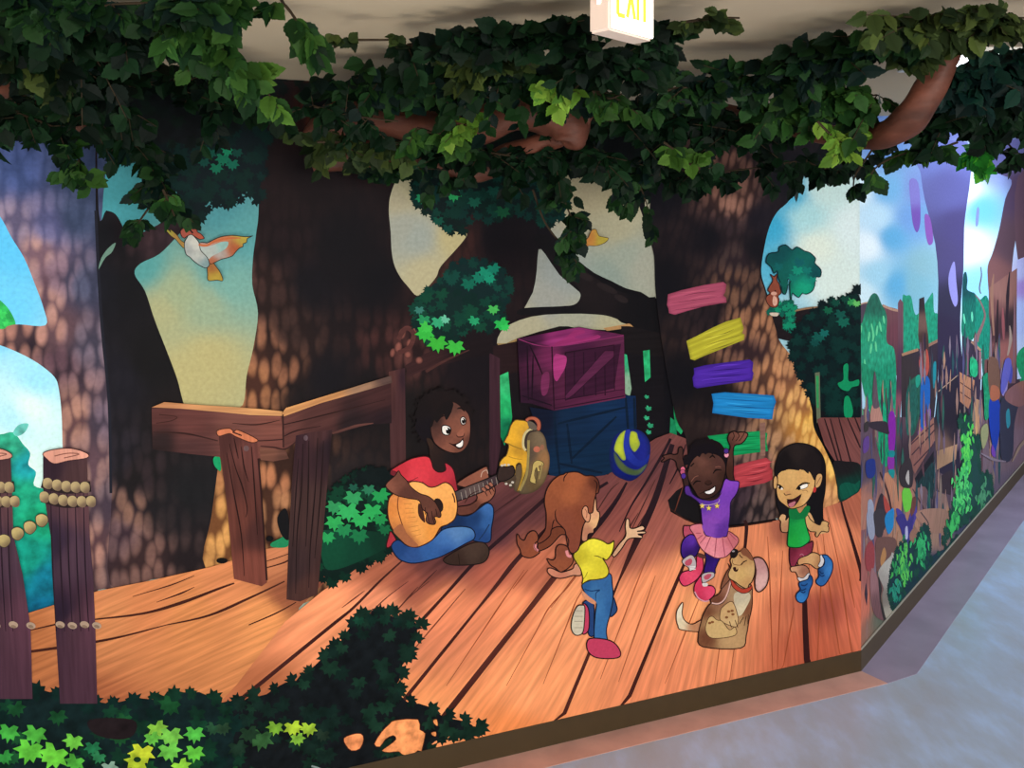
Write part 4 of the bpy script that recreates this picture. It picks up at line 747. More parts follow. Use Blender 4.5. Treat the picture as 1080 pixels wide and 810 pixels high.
# ---- dancing girl in a pink tutu
Kd = dict(x0=690, y0=440, k=6.75); Ke = dict(x0=690, y0=550, k=6.75)
g2 = Sheet('painted_person', M1, label='painted girl in a purple top and pink tutu dancing with raised arms')
leg = Sheet('leggings', M1, g2); tutu = Sheet('tutu', M1, g2); top = Sheet('shirt', M1, g2); h2 = Sheet('hair', M1, g2); bt = Sheet('shoe', M1, g2)
g2.fill(P('205,500 185,420 150,350 140,310 100,290 60,310 35,310 60,285 45,270 100,255 130,260 155,250 160,215 180,205 192,230 190,280 205,340 220,380 235,470', **Kd), [(700,482,'#5a3630'),(715,480,'#4c2e2a'),(720,500,'#3c2624')], out='#1c1012', g=2.5, n=3)
g2.fill(P('515,440 495,380 505,300 515,240 528,205 510,160 515,120 540,98 560,95 580,105 600,100 640,105 652,120 630,160 600,185 560,195 548,240 550,330 548,400 555,450', **Kd), [(768,475,'#50302a'),(772,460,'#6a4238'),(780,460,'#74483c'),(765,500,'#44281f'),(768,465,'#50302a')], out='#1c1012', g=2, n=3)
for l in ('540,160 555,130 545,100', '565,165 590,130 580,110', '590,165 615,130 625,108'): g2.stroke(P(l, **Kd), .8, '#24140f')
tutu.fill(P('195,30 215,22 270,30 300,80 250,120 200,100', **Ke), '#a8465c', out=OL)
leg.fill(P('200,115 240,85 275,95 300,150 310,180 280,240 240,240 215,250 195,255 178,220 180,160', **Ke), [(722,573,'#4c2490'),(728,570,'#5c30a4'),(725,582,'#34186c'),(735,575,'#2c1460')], out='#140c2c', g=2.5)
leg.fill(P('355,210 450,245 440,280 420,330 415,365 345,365 342,330 355,270', **Ke), [(745,588,'#2a1468'),(750,595,'#381c80')], out='#140c2c', g=2.5)
bt.fill(P('290,240 320,235 335,270 335,330 310,380 270,420 210,450 180,435 165,395 185,355 230,340 265,330 285,290', **Ke), [(715,610,'#cc3a60'),(725,605,'#d84868'),(738,595,'#c43858')], out='#4c1424', g=2)
bt.fill(P('185,270 235,232 262,235 283,270 282,320 240,345 230,320 200,300', **Ke), '#b0a4a8', out=OL, ow=.8); bt.fill(P('205,280 240,255 258,270 245,300 215,305', **Ke), '#b04c60')
for y in (315, 325, 335): bt.stroke(P(f'240,{y} 280,{y-4}', **Ke), .8, '#e0dcdc')
bt.fill(P('320,380 300,400 275,440 270,490 290,530 330,555 375,550 415,510 420,475 400,450 360,445 330,430', **Ke), [(735,620,'#c83458'),(745,625,'#d8486c'),(738,630,'#b83050')], out='#4c1424', g=2)
bt.stroke(P('275,490 300,535 345,558 378,552', **Ke), 1.4, '#c8909c')
bt.fill(P('325,370 370,352 410,355 412,385 370,415 330,425', **Ke), '#b0a4a8', out=OL, ow=.8); bt.fill(P('340,385 365,365 395,368 375,400 350,405', **Ke), '#b04c60'); bt.fill(P('330,430 365,430 365,450 335,452', **Ke), '#cfc8c8')
g2.fill(P('300,215 345,230 350,255 300,245', **Ke), '#5a3630')
tutu.fill(P('240,28 340,10 510,60 560,90 585,115 580,150 540,200 500,240 460,252 420,250 370,225 330,195 300,150 275,95', **Ke), [(735,565,'#c8707c'),(745,570,'#d88490'),(760,580,'#cf7a88'),(770,570,'#b8646c'),(750,585,'#dc8c98'),(745,580,'#d88490')], out='#5c2430', ow=1, g=2.5)
for l in ('330,90 290,120', '360,90 310,150', '390,95 345,200', '430,100 415,250', '470,100 490,245', '500,90 550,185', '515,70 575,130', '320,75 280,75'): tutu.stroke(P(l, **Ke), [1,1.1,.6], '#9c4858')
top.fill(P('205,490 235,485 260,540 330,580 420,575 460,520 490,435 530,445 585,450 590,480 570,540 530,600 525,700 510,800 500,840 460,842 400,840 350,830 330,760 320,670 310,610 250,560 210,540', **Kd), [(730,520,'#502c86'),(745,530,'#54309a'),(755,540,'#7a40ac'),(768,510,'#7c40b4'),(772,520,'#6c38a4'),(750,550,'#8044a8'),(745,560,'#7440a8'),(763,555,'#5c3094')], out='#24123c', ow=1, g=2.5, n=3)
top.fill([(740,552),(764,552),(765,560),(758,566),(748,565),(741,560)], [(745,558,'#7c44a8'),(760,560,'#5c3094')], g=2)
g2.fill(P('330,575 380,590 440,570 470,520 430,560', **Kd), '#3a2220')
def star(sh, x, y, r, c, o):
    pts = [(x + (r if i % 2 == 0 else r * .45) * math.sin(i * math.pi / 5), y - (r if i % 2 == 0 else r * .45) * math.cos(i * math.pi / 5)) for i in range(10)]
    sh.fill(pts, c, sm=False, out=o, ow=.6)
for q in ((328,624),(375,640),(433,625)): star(top, 690+q[0]/6.75, 440+q[1]/6.75, 3.4, '#d8c060', '#6a4c28')
top.stroke(P('315,610 370,618 440,600 450,575', **Kd), .6, '#b8a0b0')
h2.fill(P('205,340 195,290 230,250 245,205 260,180 330,155 400,155 450,175 480,210 500,270 498,340 480,400 400,300 230,330', **Kd), '#19121a')
rh = random.Random(2)
for i in range(26):
    t = rh.uniform(math.pi * 1.02, math.pi * 1.98); x = 742 + 21 * math.cos(t); y = 486 + 22 * math.sin(t); h2.dot(x, y, rh.uniform(2, 3.4), None, '#1b1317')
g2.fill(P('225,380 250,310 300,260 350,245 400,250 450,270 485,310 495,370 480,440 455,510 400,560 340,575 300,560 275,520 245,470 228,430', **Kd), [(730,490,'#583830'),(738,485,'#6a443a'),(745,495,'#5c3a31'),(755,490,'#543430'),(745,510,'#4c302a'),(760,500,'#402820'),(735,510,'#4c2e28'),(748,518,'#3c2420'),(742,478,'#4a302a')], out='#170e10', ow=1, g=2)
h2.fill(P('215,370 235,310 260,260 300,230 350,220 420,215 450,250 480,290 460,280 440,265 420,240 400,262 380,240 350,262 330,240 310,280 285,262 270,290 250,300 240,340', **Kd), '#19121a', n=2)
g2.stroke(P('245,345 270,320', **Kd), 1.4, '#1b1010'); g2.stroke(P('380,285 400,268 420,285', **Kd), [.8,2,.8], '#1b1010')
g2.stroke(P('262,475 285,450 318,450', **Kd), [.8,1.8,.8], '#160c0e'); g2.stroke(P('405,395 425,370 465,370', **Kd), [.8,1.8,.8], '#160c0e')
g2.stroke(P('250,450 275,420 300,410', **Kd), .7, '#7c5044'); g2.stroke(P('420,350 445,345 460,350', **Kd), .7, '#7c5044')
g2.fill(P('345,455 365,440 390,445 395,470 360,475', **Kd), '#402620'); g2.stroke(P('345,462 370,476 398,462', **Kd), .8, '#1c0f0e')
g2.fill(P('345,520 380,512 405,490 420,485 415,520 385,540 355,538', **Kd), '#e4dfe0', out='#241214', ow=.8); g2.stroke(P('305,540 340,525 390,505 425,480', **Kd), [.5,.9,.5], '#1b0f10')
bd = Sheet('hair_bead', M1, g2)
for q, c in (((190,365),'#d0647c'),((188,385),'#b05070'),((195,412),'#4c2c8c'),((500,262),'#d88ca0'),((498,235),'#4a2c84')): bd.dot(690+q[0]/6.75, 440+q[1]/6.75, 2.6, 3, c, out='#2c1828', ow=.6)

# ---- girl with long black hair
Kf = dict(x0=790, y0=450, k=9.0); Ki = dict(x0=790, y0=540, k=6.75)
g3 = Sheet('painted_person', M1, label='painted girl with long black hair, green top and blue shoes hopping on one leg')
h3 = Sheet('hair', M1, g3); so = Sheet('shorts', M1, g3); tp = Sheet('shirt', M1, g3); s3 = Sheet('shoe', M1, g3); ear = Sheet('earring', M1, g3)
h3.fill(P('240,720 235,560 225,420 230,350 260,260 320,190 400,155 470,150 550,165 620,200 670,260 700,340 705,450 700,600 680,720 680,860 700,920 560,960 430,900 300,850', **Kf), [(815,480,'#251e20'),(838,470,'#2a2122'),(862,490,'#191417'),(860,540,'#19161a'),(820,530,'#1c181c')], out='#120e10', ow=1, g=3)
g3.fill([(846,541),(852,540),(858,552),(862,553),(871,554),(872,560),(868,561),(860,562),(852,556)], '#c89c6c')
g3.fill(P('195,40 215,8 240,10 250,25 245,50 265,30 280,20 275,55 262,130 240,138 215,130 208,90 210,60', **Ki), [(822,545,'#c89c70'),(826,555,'#a87858')], out=OL, ow=1, g=2)
g3.fill(P('375,-10 400,10 420,45 460,75 490,85 500,60 520,55 550,70 545,90 552,105 545,135 500,130 470,170 455,155 460,135 420,130 395,100 380,50', **Ki), [(848,545,'#c8a068'),(860,556,'#b88e60'),(868,555,'#c49c68')], out=OL, ow=1, g=2, n=3)
so.fill(P('275,240 300,235 400,215 437,200 438,240 420,300 380,320 330,345 312,380 285,385 272,330', **Ki), [(834,580,'#6c1e34'),(842,585,'#8a3048'),(852,575,'#7c2c40')], out='#34101c', g=2)
so.stroke(P('345,300 360,290 375,305', **Ki), .7, '#b07080')
g3.fill(P('330,350 340,325 370,310 400,300 430,282 465,285 495,310 500,350 475,395 445,385 420,365 380,360 340,370', **Ki), [(840,590,'#c08c60'),(852,588,'#c89c6c'),(862,592,'#a87850')], out=OL, ow=1, g=2)
g3.fill(P('280,385 320,375 370,370 400,385 415,420 400,450 360,480 335,460 315,420 285,415', **Ki), [(835,600,'#c49070'),(845,603,'#8f5c4a'),(842,610,'#c08e70')], out=OL, ow=1, g=2)
s3.fill(P('490,300 515,300 520,340 500,385 475,375 490,340', **Ki), '#c8c4c8', out=OL, ow=.7); s3.fill(P('330,455 370,460 405,425 420,440 395,480 345,485', **Ki), '#c8c4c8', out=OL, ow=.7)
s3.fill(P('505,300 535,298 560,320 578,350 578,400 560,450 530,500 500,518 470,505 460,480 480,450 478,400 515,370 520,330', **Ki), [(870,590,'#2c66a8'),(872,600,'#3a78bc'),(865,612,'#2a5e9c'),(862,600,'#1c447c')], out='#14244a', g=2)
s3.fill(P('345,490 400,470 415,440 435,460 435,500 415,545 400,600 370,635 335,630 318,600 325,570 350,545 340,515', **Ki), [(845,620,'#20508c'),(842,628,'#3478bc'),(850,615,'#285c9c'),(852,605,'#1c447c')], out='#14244a', g=2)
for l in ('485,410 500,430 515,425', '480,430 500,448 520,440', '345,540 365,548 390,535', '350,555 370,565 385,555', '355,510 380,515 400,500'): s3.stroke(P(l, **Ki), 1.3, '#153468')
tp.fill(P('285,-20 270,40 265,110 258,200 262,235 300,245 350,242 390,220 418,185 400,120 385,60 378,0 350,-45', **Ki), [(832,545,'#0f7c3c'),(840,540,'#157f40'),(842,555,'#1c9c44'),(835,568,'#1c9a3c'),(848,568,'#20a44a'),(830,560,'#128838')], out='#0c3c20', ow=1.1, g=2.5)
g3.fill([(836,531),(846,526),(848,534),(843,540),(838,538)], '#a87850')
tp.fill([(830,536),(836,532),(841,540),(847,533),(852,534),(847,545),(832,546)], '#0f6c38')
g3.fill(P('250,480 245,440 290,410 340,395 440,390 540,410 580,440 610,480 600,560 575,630 540,690 490,740 430,762 370,768 310,730 265,690 245,640 238,570', **Kf), [(825,500,'#c49a60'),(832,498,'#d0a468'),(845,500,'#cc9e62'),(820,520,'#c89a60'),(850,515,'#d0a266'),(830,525,'#c0925c'),(850,528,'#d4a870'),(838,532,'#b88850')], out='#2c1a16', ow=1, g=2)
h3.fill(P('228,450 235,340 300,230 400,180 500,180 600,230 660,300 660,400 640,460 600,500 585,480 560,430 545,420 540,440 500,405 475,402 460,385 455,408 400,400 350,395 342,380 330,405 290,415 260,440 245,470', **Kf), [(825,485,'#1c1618'),(840,478,'#2f2524'),(850,485,'#241c1e'),(820,495,'#1a1416')], n=2, g=3)
g3.fill(P('210,500 220,465 240,462 250,500 245,560 225,585 210,560', **Kf), '#c09460', out=OL, ow=1)
g3.fill(P('605,520 615,460 640,435 670,445 675,485 655,550 620,575 605,560', **Kf), '#c49864', out=OL, ow=1); g3.stroke(P('620,540 645,490 660,470', **Kf), .7, '#80563c')
ear.dot(790+600/9, 450+590/9, 1.7, 3, '#b03030', 10)
g3.fill(P('255,555 280,560 300,580 290,590 262,575', **Kf), '#e8e0d8'); g3.dot(790+272/9, 450+568/9, 1.5, 1.8, '#1c1010'); g3.stroke(P('240,540 275,550 310,580', **Kf), [1.4,1.6,.5], '#1c1212')
g3.fill(P('440,580 480,545 530,532 535,560 500,580 455,588', **Kf), '#ece6de', out='#241814', ow=.6); g3.stroke(P('425,590 450,555 500,525 555,530', **Kf), [1,1.6,1.2], '#1c1212'); g3.dot(790+452/9, 450+576/9, 1.9, 2.0, '#1c1010')
g3.stroke(P('310,620 325,640 350,635 378,630', **Kf), .9, '#5c3828'); g3.dot(790+345/9, 450+615/9, 3, 1.6, '#c08c5c')
g3.fill(P('345,685 400,680 470,638 450,690 410,740 370,755 350,735', **Kf), '#40141c', out='#24100f', ow=.7)
g3.fill(P('350,730 380,710 420,700 405,740 375,755', **Kf), '#b06874'); g3.stroke(P('335,680 400,678 480,628', **Kf), [.6,1,.6], '#2c1412'); g3.stroke(P('480,600 520,595 535,610', **Kf), .6, '#8f6440')

# ---- dog
dog = Sheet('painted_dog', M1, label='brown and cream painted dog with long ears sitting and looking up')
er = Sheet('ear', M1, dog); col = Sheet('collar', M1, dog); tail = Sheet('tail', M1, dog)
tail.fill(P('190,565 150,620 143,680 155,730 180,760 330,770 330,690 260,720 210,700 185,650', **Ke), [(715,645,'#e0d4bc'),(716,655,'#d8c8a8'),(730,658,'#b47c58')], out='#3c2018', ow=1, g=2)
dog.fill(P('555,390 520,420 500,480 450,540 380,580 340,640 320,700 300,800 330,880 600,890 640,800 660,690 680,600 682,520 670,440', **Ke), [(745,645,'#6c402c'),(750,655,'#a8845c'),(755,635,'#8a6048'),(775,625,'#a08060'),(770,650,'#b89468'),(785,640,'#7a4c34'),(765,670,'#b89468'),(745,670,'#6c402c')], out='#3c2018', ow=1.2, g=2.5)
dog.fill(P('560,500 600,490 660,500 668,540 640,600 610,650 580,660 565,610 550,540', **Ke), [(778,630,'#b8ac94'),(782,640,'#cfc0a0')], g=2)
dog.fill(P('470,600 540,560 580,660 580,720 560,740 500,720 455,690 455,640', **Ke), [(765,645,'#c09c6c'),(770,655,'#c8a878')], out='#5c3c28', ow=.8, g=2)
dog.fill(P('370,680 400,665 430,690 470,700 520,760 560,740 560,800 400,820 350,760', **Ke), '#c4a470', out='#5c3c28', ow=.8)
for q in ((515,630),(540,625),(500,672),(400,705),(380,712),(545,650)): dog.dot(690+q[0]/6.75, 550+q[1]/6.75, 1.8, 1.3, '#7c4c2c')
for l in ('520,700 535,745', '560,690 580,745', '620,670 590,720', '640,660 625,730', '655,650 650,720'): dog.stroke(P(l, **Ke), .8, '#4c2c1c')
er.fill(P('520,390 480,440 450,500 400,530 385,555 400,575 440,580 480,560 510,500 530,440 545,410', **Ke), [(760,610,'#7a4c38'),(755,630,'#6c402f'),(765,620,'#8f604c')], out='#3c2018', ow=1.1, g=2.5); er.stroke(P('395,570 440,575 480,550 510,490 530,410', **Ke), 1.4, '#d0a8a0')
er.fill(P('510,290 520,320 500,350 470,420 460,470 500,430 530,390 535,340', **Ke), '#7a4c38', out='#3c2018', ow=.9)
er.fill(P('685,260 720,245 760,260 790,310 800,370 790,430 765,470 730,492 705,470 700,410 708,350 700,300', **Ke), [(795,600,'#b88888'),(800,610,'#cfa4a0'),(797,592,'#b08080')], edge=(1.6,'#5c3428',.8), out='#3c2018', ow=1.4, g=2)
dog.fill(P('600,200 625,180 650,195 680,240 700,290 700,360 680,420 660,440 645,470 600,450 560,420 520,395 512,360 525,330 535,300 525,270 540,240 570,215', **Ke), [(780,585,'#a87c54'),(775,590,'#c09864'),(788,590,'#b08858'),(790,600,'#c4a06c'),(780,605,'#c8a468'),(770,605,'#c4a06c'),(785,612,'#b88c5c'),(784,580,'#8a5a3c')], out='#3c2018', ow=1.2, g=2)
dog.fill(P('600,200 625,180 650,195 680,240 690,270 665,262 640,240 615,230', **Ke), '#7a4a34')
dog.fill(P('555,185 580,195 580,225 560,250 535,250 525,225 535,200', **Ke), '#231a1c'); dog.dot(690+548/6.75, 550+203/6.75, 1.6, 1, '#8a8488')
dog.stroke(P('590,225 600,240 615,250', **Ke), 1, '#3c2018'); dog.stroke(P('600,300 620,280 645,268', **Ke), [.8,1.4,.8], '#3c2018'); dog.fill(P('545,320 565,315 570,335 582,322 578,345 555,345', **Ke), '#3c1a18')
dog.stroke(P('540,260 545,290 570,300 605,300 620,280', **Ke), .7, '#6c442c')
col.fill(P('528,405 545,415 580,450 620,470 665,455 675,440 680,465 650,495 610,500 570,480 540,450', **Ke), '#a83c2c', out='#4c1814', ow=.8)

# ---- birds
Kj = dict(x0=150, y0=200, k=6.747)
bird = Sheet('painted_bird', M1, label='white and rust coloured painted bird flying with a twig in the upper left')
bird.fill(P('160,275 190,290 205,305 200,285 240,315 275,360 300,380 295,415 265,385 235,350 200,325', **Kj), [(178,246,'#8c8838'),(186,250,'#8c6a38')], out='#3c3020', ow=.5, g=2)
bird.fill(P('465,540 500,520 520,540 555,590 572,645 530,642 470,645 465,600', **Kj), [(225,282,'#8a5630'),(228,292,'#9a8434')], out='#3a2c20', ow=.8, g=2)
bird.fill(P('400,380 460,380 500,360 560,335 640,325 700,332 750,335 785,328 745,348 740,375 715,385 715,405 690,415 665,440 640,470 600,485 560,495 510,520 480,525 440,480', **Kj), [(215,260,'#a08078'),(235,252,'#a86848'),(255,252,'#9c8c3c'),(248,262,'#944c30'),(230,268,'#94908c'),(225,275,'#94502f')], out='#2c2420', ow=.8, g=2, n=2)
bird.fill(P('400,400 440,408 500,395 560,372 610,372 600,410 560,440 500,470 460,500 420,470', **Kj), [(222,264,'#98a09c'),(235,258,'#7ca09c')])
bird.fill(P('300,380 320,340 340,310 400,370 415,430 460,480 478,530 455,555 420,545 370,510 340,480 310,455', **Kj), [(200,262,'#8c9090'),(205,258,'#b4b4ac'),(210,270,'#a0a4a0'),(216,278,'#6c8488')], out='#2a2a2c', ow=.8, g=2)
bird.fill(P('272,295 300,272 345,268 385,278 392,300 420,318 440,345 420,352 400,350 360,325 345,320 320,330 300,345 280,330', **Kj), [(195,243,'#944c40'),(205,243,'#8a4438'),(212,250,'#9c4c38')], out='#301c1c', ow=.8, g=2)
bird.stroke(P('310,300 335,285 360,310', **Kj), 1.6, '#241618'); bird.stroke(P('400,392 460,395 520,365 620,345 700,345', **Kj), [2,2.5,1], '#a85c38')
bird2 = Sheet('painted_bird', M1, label='tiny orange painted bird against the pale sky')
bird2.fill([(613,258),(619,250),(622,243),(627,242),(630,249),(640,251),(636,256),(628,259),(622,259)], [(620,252,'#a87038'),(634,253,'#a09038')], out='#4c3424', ow=.6, n=2, g=1.5)
bird2.fill([(610,262),(616,256),(619,259),(613,262)], '#94602f')
# ------------------------------------------------------------------ the mural on the side corridor wall
M2 = Canvas('mural', U2, 0.001, L2 - 0.05, CEIL_FAR - 0.002, 'treehouse mural seen at a slant, on the side corridor wall beyond the corner')
M2.hi = 6.6; M2.lo = -0.002; NL1 = LAYER[0]; LAYER[0] = 0
Ka2 = dict(x0=860, y0=130, k=3); Kb2 = dict(x0=880, y0=270, k=4.765); Kc2 = dict(x0=860, y0=380, k=4.5); Kd2 = dict(x0=860, y0=540, k=6.48); Ke2 = dict(x0=720, y0=450, k=3)
s2 = Sheet('painted_sky', M2)
s2.fill(corners(M2), [(906,200,'#d0e4ee'),(915,260,'#e0ecf2'),(925,230,'#b8d8ea'),(935,200,'#6cabd8'),(940,250,'#58a4d2'),(945,300,'#5aa6d0'),(960,230,'#6c9ad2'),(970,200,'#7890cc'),(975,280,'#84b0bc'),(965,300,'#7cb0c0'),(925,290,'#9ccbe0'),(910,310,'#c8e0e8'),
  (985,230,'#6f9cc8'),(1020,200,'#eaf8ff'),(1022,260,'#e4f6ff'),(1035,220,'#6cb8e8'),(1032,300,'#8ccaf0'),(1030,340,'#c8e8f0'),(1025,180,'#d0ecff'),(1045,180,'#8a98cc'),(1060,170,'#7880b8'),(1078,180,'#5c6094'),(930,160,'#5c88c8'),(905,130,'#4868a4'),(1000,130,'#6c74b4'),(1078,300,'#b8b4d8')], sm=False, g=3.5)
d2 = Sheet('painted_deck', M2, None, 'wood', 60, label='slanting painted deck planks and shadow on the side wall')
c2 = corners(M2)
d2.fill([(906,430),(940,440),(1000,440),(1048,400),(1085,380),(1150,330),(1162,360)] + [c2[2], c2[3]],
  [(908,460,'#5c4858'),(915,500,'#544654'),(930,460,'#5c4450'),(925,520,'#a8705a'),(945,530,'#a8725c'),(910,560,'#7c5058'),(908,640,'#c06c58'),(915,600,'#9a5c58'),(930,600,'#5c4a50'),(955,560,'#a87860'),(985,560,'#90705f'),(990,530,'#54424c'),(1000,470,'#473848'),(1010,550,'#38405a'),(1030,520,'#504458'),(1050,490,'#6c5860'),(1070,470,'#745c68'),(1075,430,'#6c5058'),(1040,540,'#4c4858'),(980,600,'#303c54'),(960,630,'#284850'),(930,650,'#5c6458'),(1060,510,'#5c5060'),(960,480,'#3c2c38')], sm=False, g=3)
g2a = Sheet('painted_greenery', M2, None, 'leafy')
def gg(pts, cols, K): 
    Sheet('painted_shrub', M2, None, 'leafy').fill(P(pts, **K), cols, g=2)
gg('340,220 360,200 385,205 400,280 420,290 480,200 495,190 500,280 520,300 520,440 480,500 400,500 345,500', '#168a6a', Kb2)
gg('700,200 730,220 765,200 790,300 790,420 770,520 720,500 700,430', '#127a64', Kb2)
gg('940,480 953,450 990,480 990,640 940,640 920,560', '#128a5c', Kb2)
rl2 = Sheet('painted_railing', M2, None, 'wood', 90, label='painted fence posts and rails on the side wall')
rl2.fill(P('105,255 160,232 235,245 310,265 330,280 330,470 325,600 105,600', **Kb2), [(905,330,'#4c3c4c'),(935,330,'#6c4048'),(945,350,'#6a3844'),(940,380,'#5c3844'),(915,380,'#3c3848')], sm=False, g=2.5)
rl2.stroke(P('108,252 150,236 190,232', **Kb2), 1.3, '#b08a70'); rl2.stroke(P('240,248 290,268 325,275', **Kb2), 2.6, '#a8806c')
gg('165,235 190,190 215,195 235,240 262,300 262,430 300,470 310,620 305,800 240,770 205,640 180,620 165,700 150,700 128,560 130,360 140,330', [(920,320,'#12604c'),(918,350,'#178a64'),(925,370,'#1f9470'),(935,400,'#0c8462'),(940,430,'#0f8c68'),(915,420,'#12503c')], Kb2)
g2s = Sheet('painted_leaf_highlights', M2)
for l in ('185,340 195,400 190,430', '225,330 235,380', '205,430 210,480', '135,350 130,390', '185,440 180,490', '215,350 210,400', '150,520 158,600', '245,300 250,340', '175,380 170,430','152,680 160,740 158,790','135,760 140,800'):
    g2s.stroke(P(l, **Kb2), [1,2.4,1], '#5cc48a')
gg('205,40 240,20 270,60 310,110 330,200 345,300 375,250 370,420 340,500 310,480 270,300', [(920,400,'#12805c'),(935,420,'#0c9468'),(940,470,'#0a8c60')], Kc2)
rl2.fill(P('105,430 130,420 135,620 140,810 105,810', **Kb2), '#4c4454', sm=False)
rl2.fill(P('318,235 330,215 345,235 345,470 340,640 330,810 305,810 310,640 318,480', **Kb2), [(948,330,'#6a4450'),(950,400,'#503048'),(947,430,'#7c4450')], sm=False, g=2)
# middle fence
rl2.fill(P('335,490 420,468 520,425 520,600 500,810 335,810', **Kb2), [(955,390,'#3c3034'),(980,380,'#3a2c3c'),(960,430,'#382c34')], sm=False, g=3)
rl2.stroke(P('338,497 420,470', **Kb2), 3, '#9c7258', sm=False); rl2.stroke(P('470,450 520,425', **Kb2), 3, '#8a6454', sm=False)
rl2.fill(P('425,215 450,205 455,280 470,400 475,480 430,480 420,400', **Kb2), [(971,320,'#30242c'),(973,340,'#6a4c44'),(975,360,'#4c3430')], sm=False, g=2)
gg('370,650 420,600 440,640 430,760 400,810 360,800', '#1f5a48', Kb2); gg('440,140 460,110 500,130 495,240 470,340 445,350 435,240', '#1f5648', Kc2)
col2 = Sheet('painted_person', M2, label='stretched figures in red, blue and purple painted on the side wall')
def cc(pts, c, K, **kw): Sheet('painted_figure', M2).fill(P(pts, **K), c, g=2, **kw)
cc('430,490 465,470 475,560 455,620 430,600', '#a8483c', Kb2); cc('440,620 470,630 468,760 440,810', '#1c5a9c', Kb2); cc('495,545 510,540 508,640 495,660', '#1a6c78', Kb2)
cc('490,0 525,0 525,70 505,90', '#a04440', Kc2); cc('500,100 540,90 540,240 520,330 500,330', '#1858a4', Kc2); cc('560,20 572,10 570,90 560,110', '#187c88', Kc2)
cc('485,340 505,320 505,400 492,420', '#7a3c8c', Kc2); cc('515,260 545,230 540,310 520,330', '#7848a0', Kc2); cc('475,80 495,70 495,110 478,130','#1c8c74', Kc2)
gg('430,160 450,120 480,130 480,260 450,350 430,330', '#1c5a50', Kc2)
# the tall lilac trunk
t6 = Sheet('painted_tree', M2, None, 'paint', label='lilac painted trunk on the side wall')
t6.fill(P('300,60 480,60 492,150 478,260 470,330 468,460 460,560 458,680 470,800 480,900 470,1100 385,1100 385,900 388,800 385,640 388,500 378,380 345,240 335,180 330,150', **Ka2), [(980,160,'#6c78bc'),(1000,200,'#5c5c98'),(1015,160,'#6c70b0'),(1010,240,'#4c4478'),(995,270,'#4c4474'),(1010,320,'#34304c'),(995,350,'#342a48'),(1005,400,'#302848'),(995,440,'#34283c'),(1010,440,'#2c2438')], sm=True, n=2, g=3)
t6.fill(P('430,450 440,440 445,500 450,560 440,580 425,540 420,490', **Ka2), '#8c88c8', n=3)
t6.fill(P('297,180 325,190 332,300 322,345 308,320 300,250', **Ka2), [(965,200,'#7c74c0'),(968,235,'#6c48a4')], g=2); t6.fill(P('345,290 362,300 372,370 358,385 348,350', **Ka2), '#8450a8')
t6.fill(P('510,270 518,272 514,320 506,322', **Ka2), '#7c88b8')
t6.fill(P('600,60 660,60 660,200 640,330 625,420 620,520 640,560 640,900 560,900 555,640 545,500 545,450 560,410 580,340 600,240 620,180 560,150 550,100', **Ka2), [(1060,160,'#5c5c90'),(1075,200,'#503c58'),(1068,260,'#58404c'),(1050,290,'#744c4c'),(1048,320,'#5c3c40'),(1060,340,'#7c5450'),(1055,400,'#5c3c44'),(1068,400,'#443444')], g=3)
t6.fill(P('640,170 760,150 760,430 700,430 640,430', **Ka2), [(1076,200,'#5c4254'),(1076,260,'#604450')], g=3)
rl2.fill(P('775,160 860,100 920,60 925,200 915,400 910,640 860,640 830,560 780,560 790,400 775,300', **Kb2), [(1046,320,'#6c4444'),(1055,310,'#8c6058'),(1050,350,'#4c3038'),(1058,370,'#8c5450'),(1068,340,'#3a2c34'),(1072,400,'#6c4c54'),(1050,400,'#6c5448')], sm=False, g=2.5)
for l, c in (('800,90 790,200 800,400', '#8c6454'), ('880,80 870,200 865,380', '#332430'), ('820,220 815,400 800,520', '#34242c'), ('845,260 850,420', '#8c4c50'), ('905,200 905,400 900,560', '#7c5860'), ('880,350 885,420 870,500', '#9a8478')): rl2.stroke(P(l, **Kb2), [1,3.5,1.5], c)
cc('880,520 895,580 885,640 865,600 860,560', '#4448a0', Kb2); cc('840,560 870,620 860,700 835,680', '#8c7cb0', Kb2)
pn = Sheet('painted_panel', M2, label='pale lilac painted board at the far right')
pn.fill(P('918,20 990,-10 1000,600 918,620 915,300', **Kb2), [(1075,290,'#b0b4e0'),(1075,330,'#a8b8e8'),(1078,300,'#9c80c4'),(1075,380,'#b8c8e8')], sm=False, g=3)
gg('920,490 960,450 1000,440 1000,640 950,630 918,560', '#169060', Kb2)
gg('690,180 700,205 720,215 745,260 735,310 720,340 715,300 710,240 695,210', '#8c7c6c', Kb2) if False else None
rl2.stroke(P('735,55 738,100 728,160 735,190', **Kb2), [1,1.4,1.2], '#5c5058'); rl2.stroke(P('700,190 730,225 755,290 745,340 720,400 712,430', **Kb2), [1.2,2,5], '#7c5c5c')
gg('645,110 660,80 668,120 665,165 685,180 705,190 710,240 705,330 695,420 640,400 640,280', [(1018,300,'#0c4c50'),(1022,330,'#0f6458'),(1020,350,'#107058')], Kb2)
for l in ('648,290 655,340', '690,280 692,330'): g2s.stroke(P(l, **Kb2), [1,2.4,1], '#5cc49c')
rl2.fill(P('640,400 700,430 730,470 735,600 730,810 660,810 640,600', **Kb2), '#3c3044', sm=False); rl2.stroke(P('688,430 735,475', **Kb2), 2.4, '#a07864', sm=False)
gg('680,520 700,510 712,560 705,600 680,600', '#18a068', Kb2)
rl2.stroke(P('668,440 668,600', **Kb2), 2, '#7c5464', sm=False); rl2.stroke(P('732,480 732,620', **Kb2), 2.4, '#8c6068', sm=False); rl2.fill(P('740,530 770,515 775,600 745,600', **Kb2), '#6c4444', sm=False)
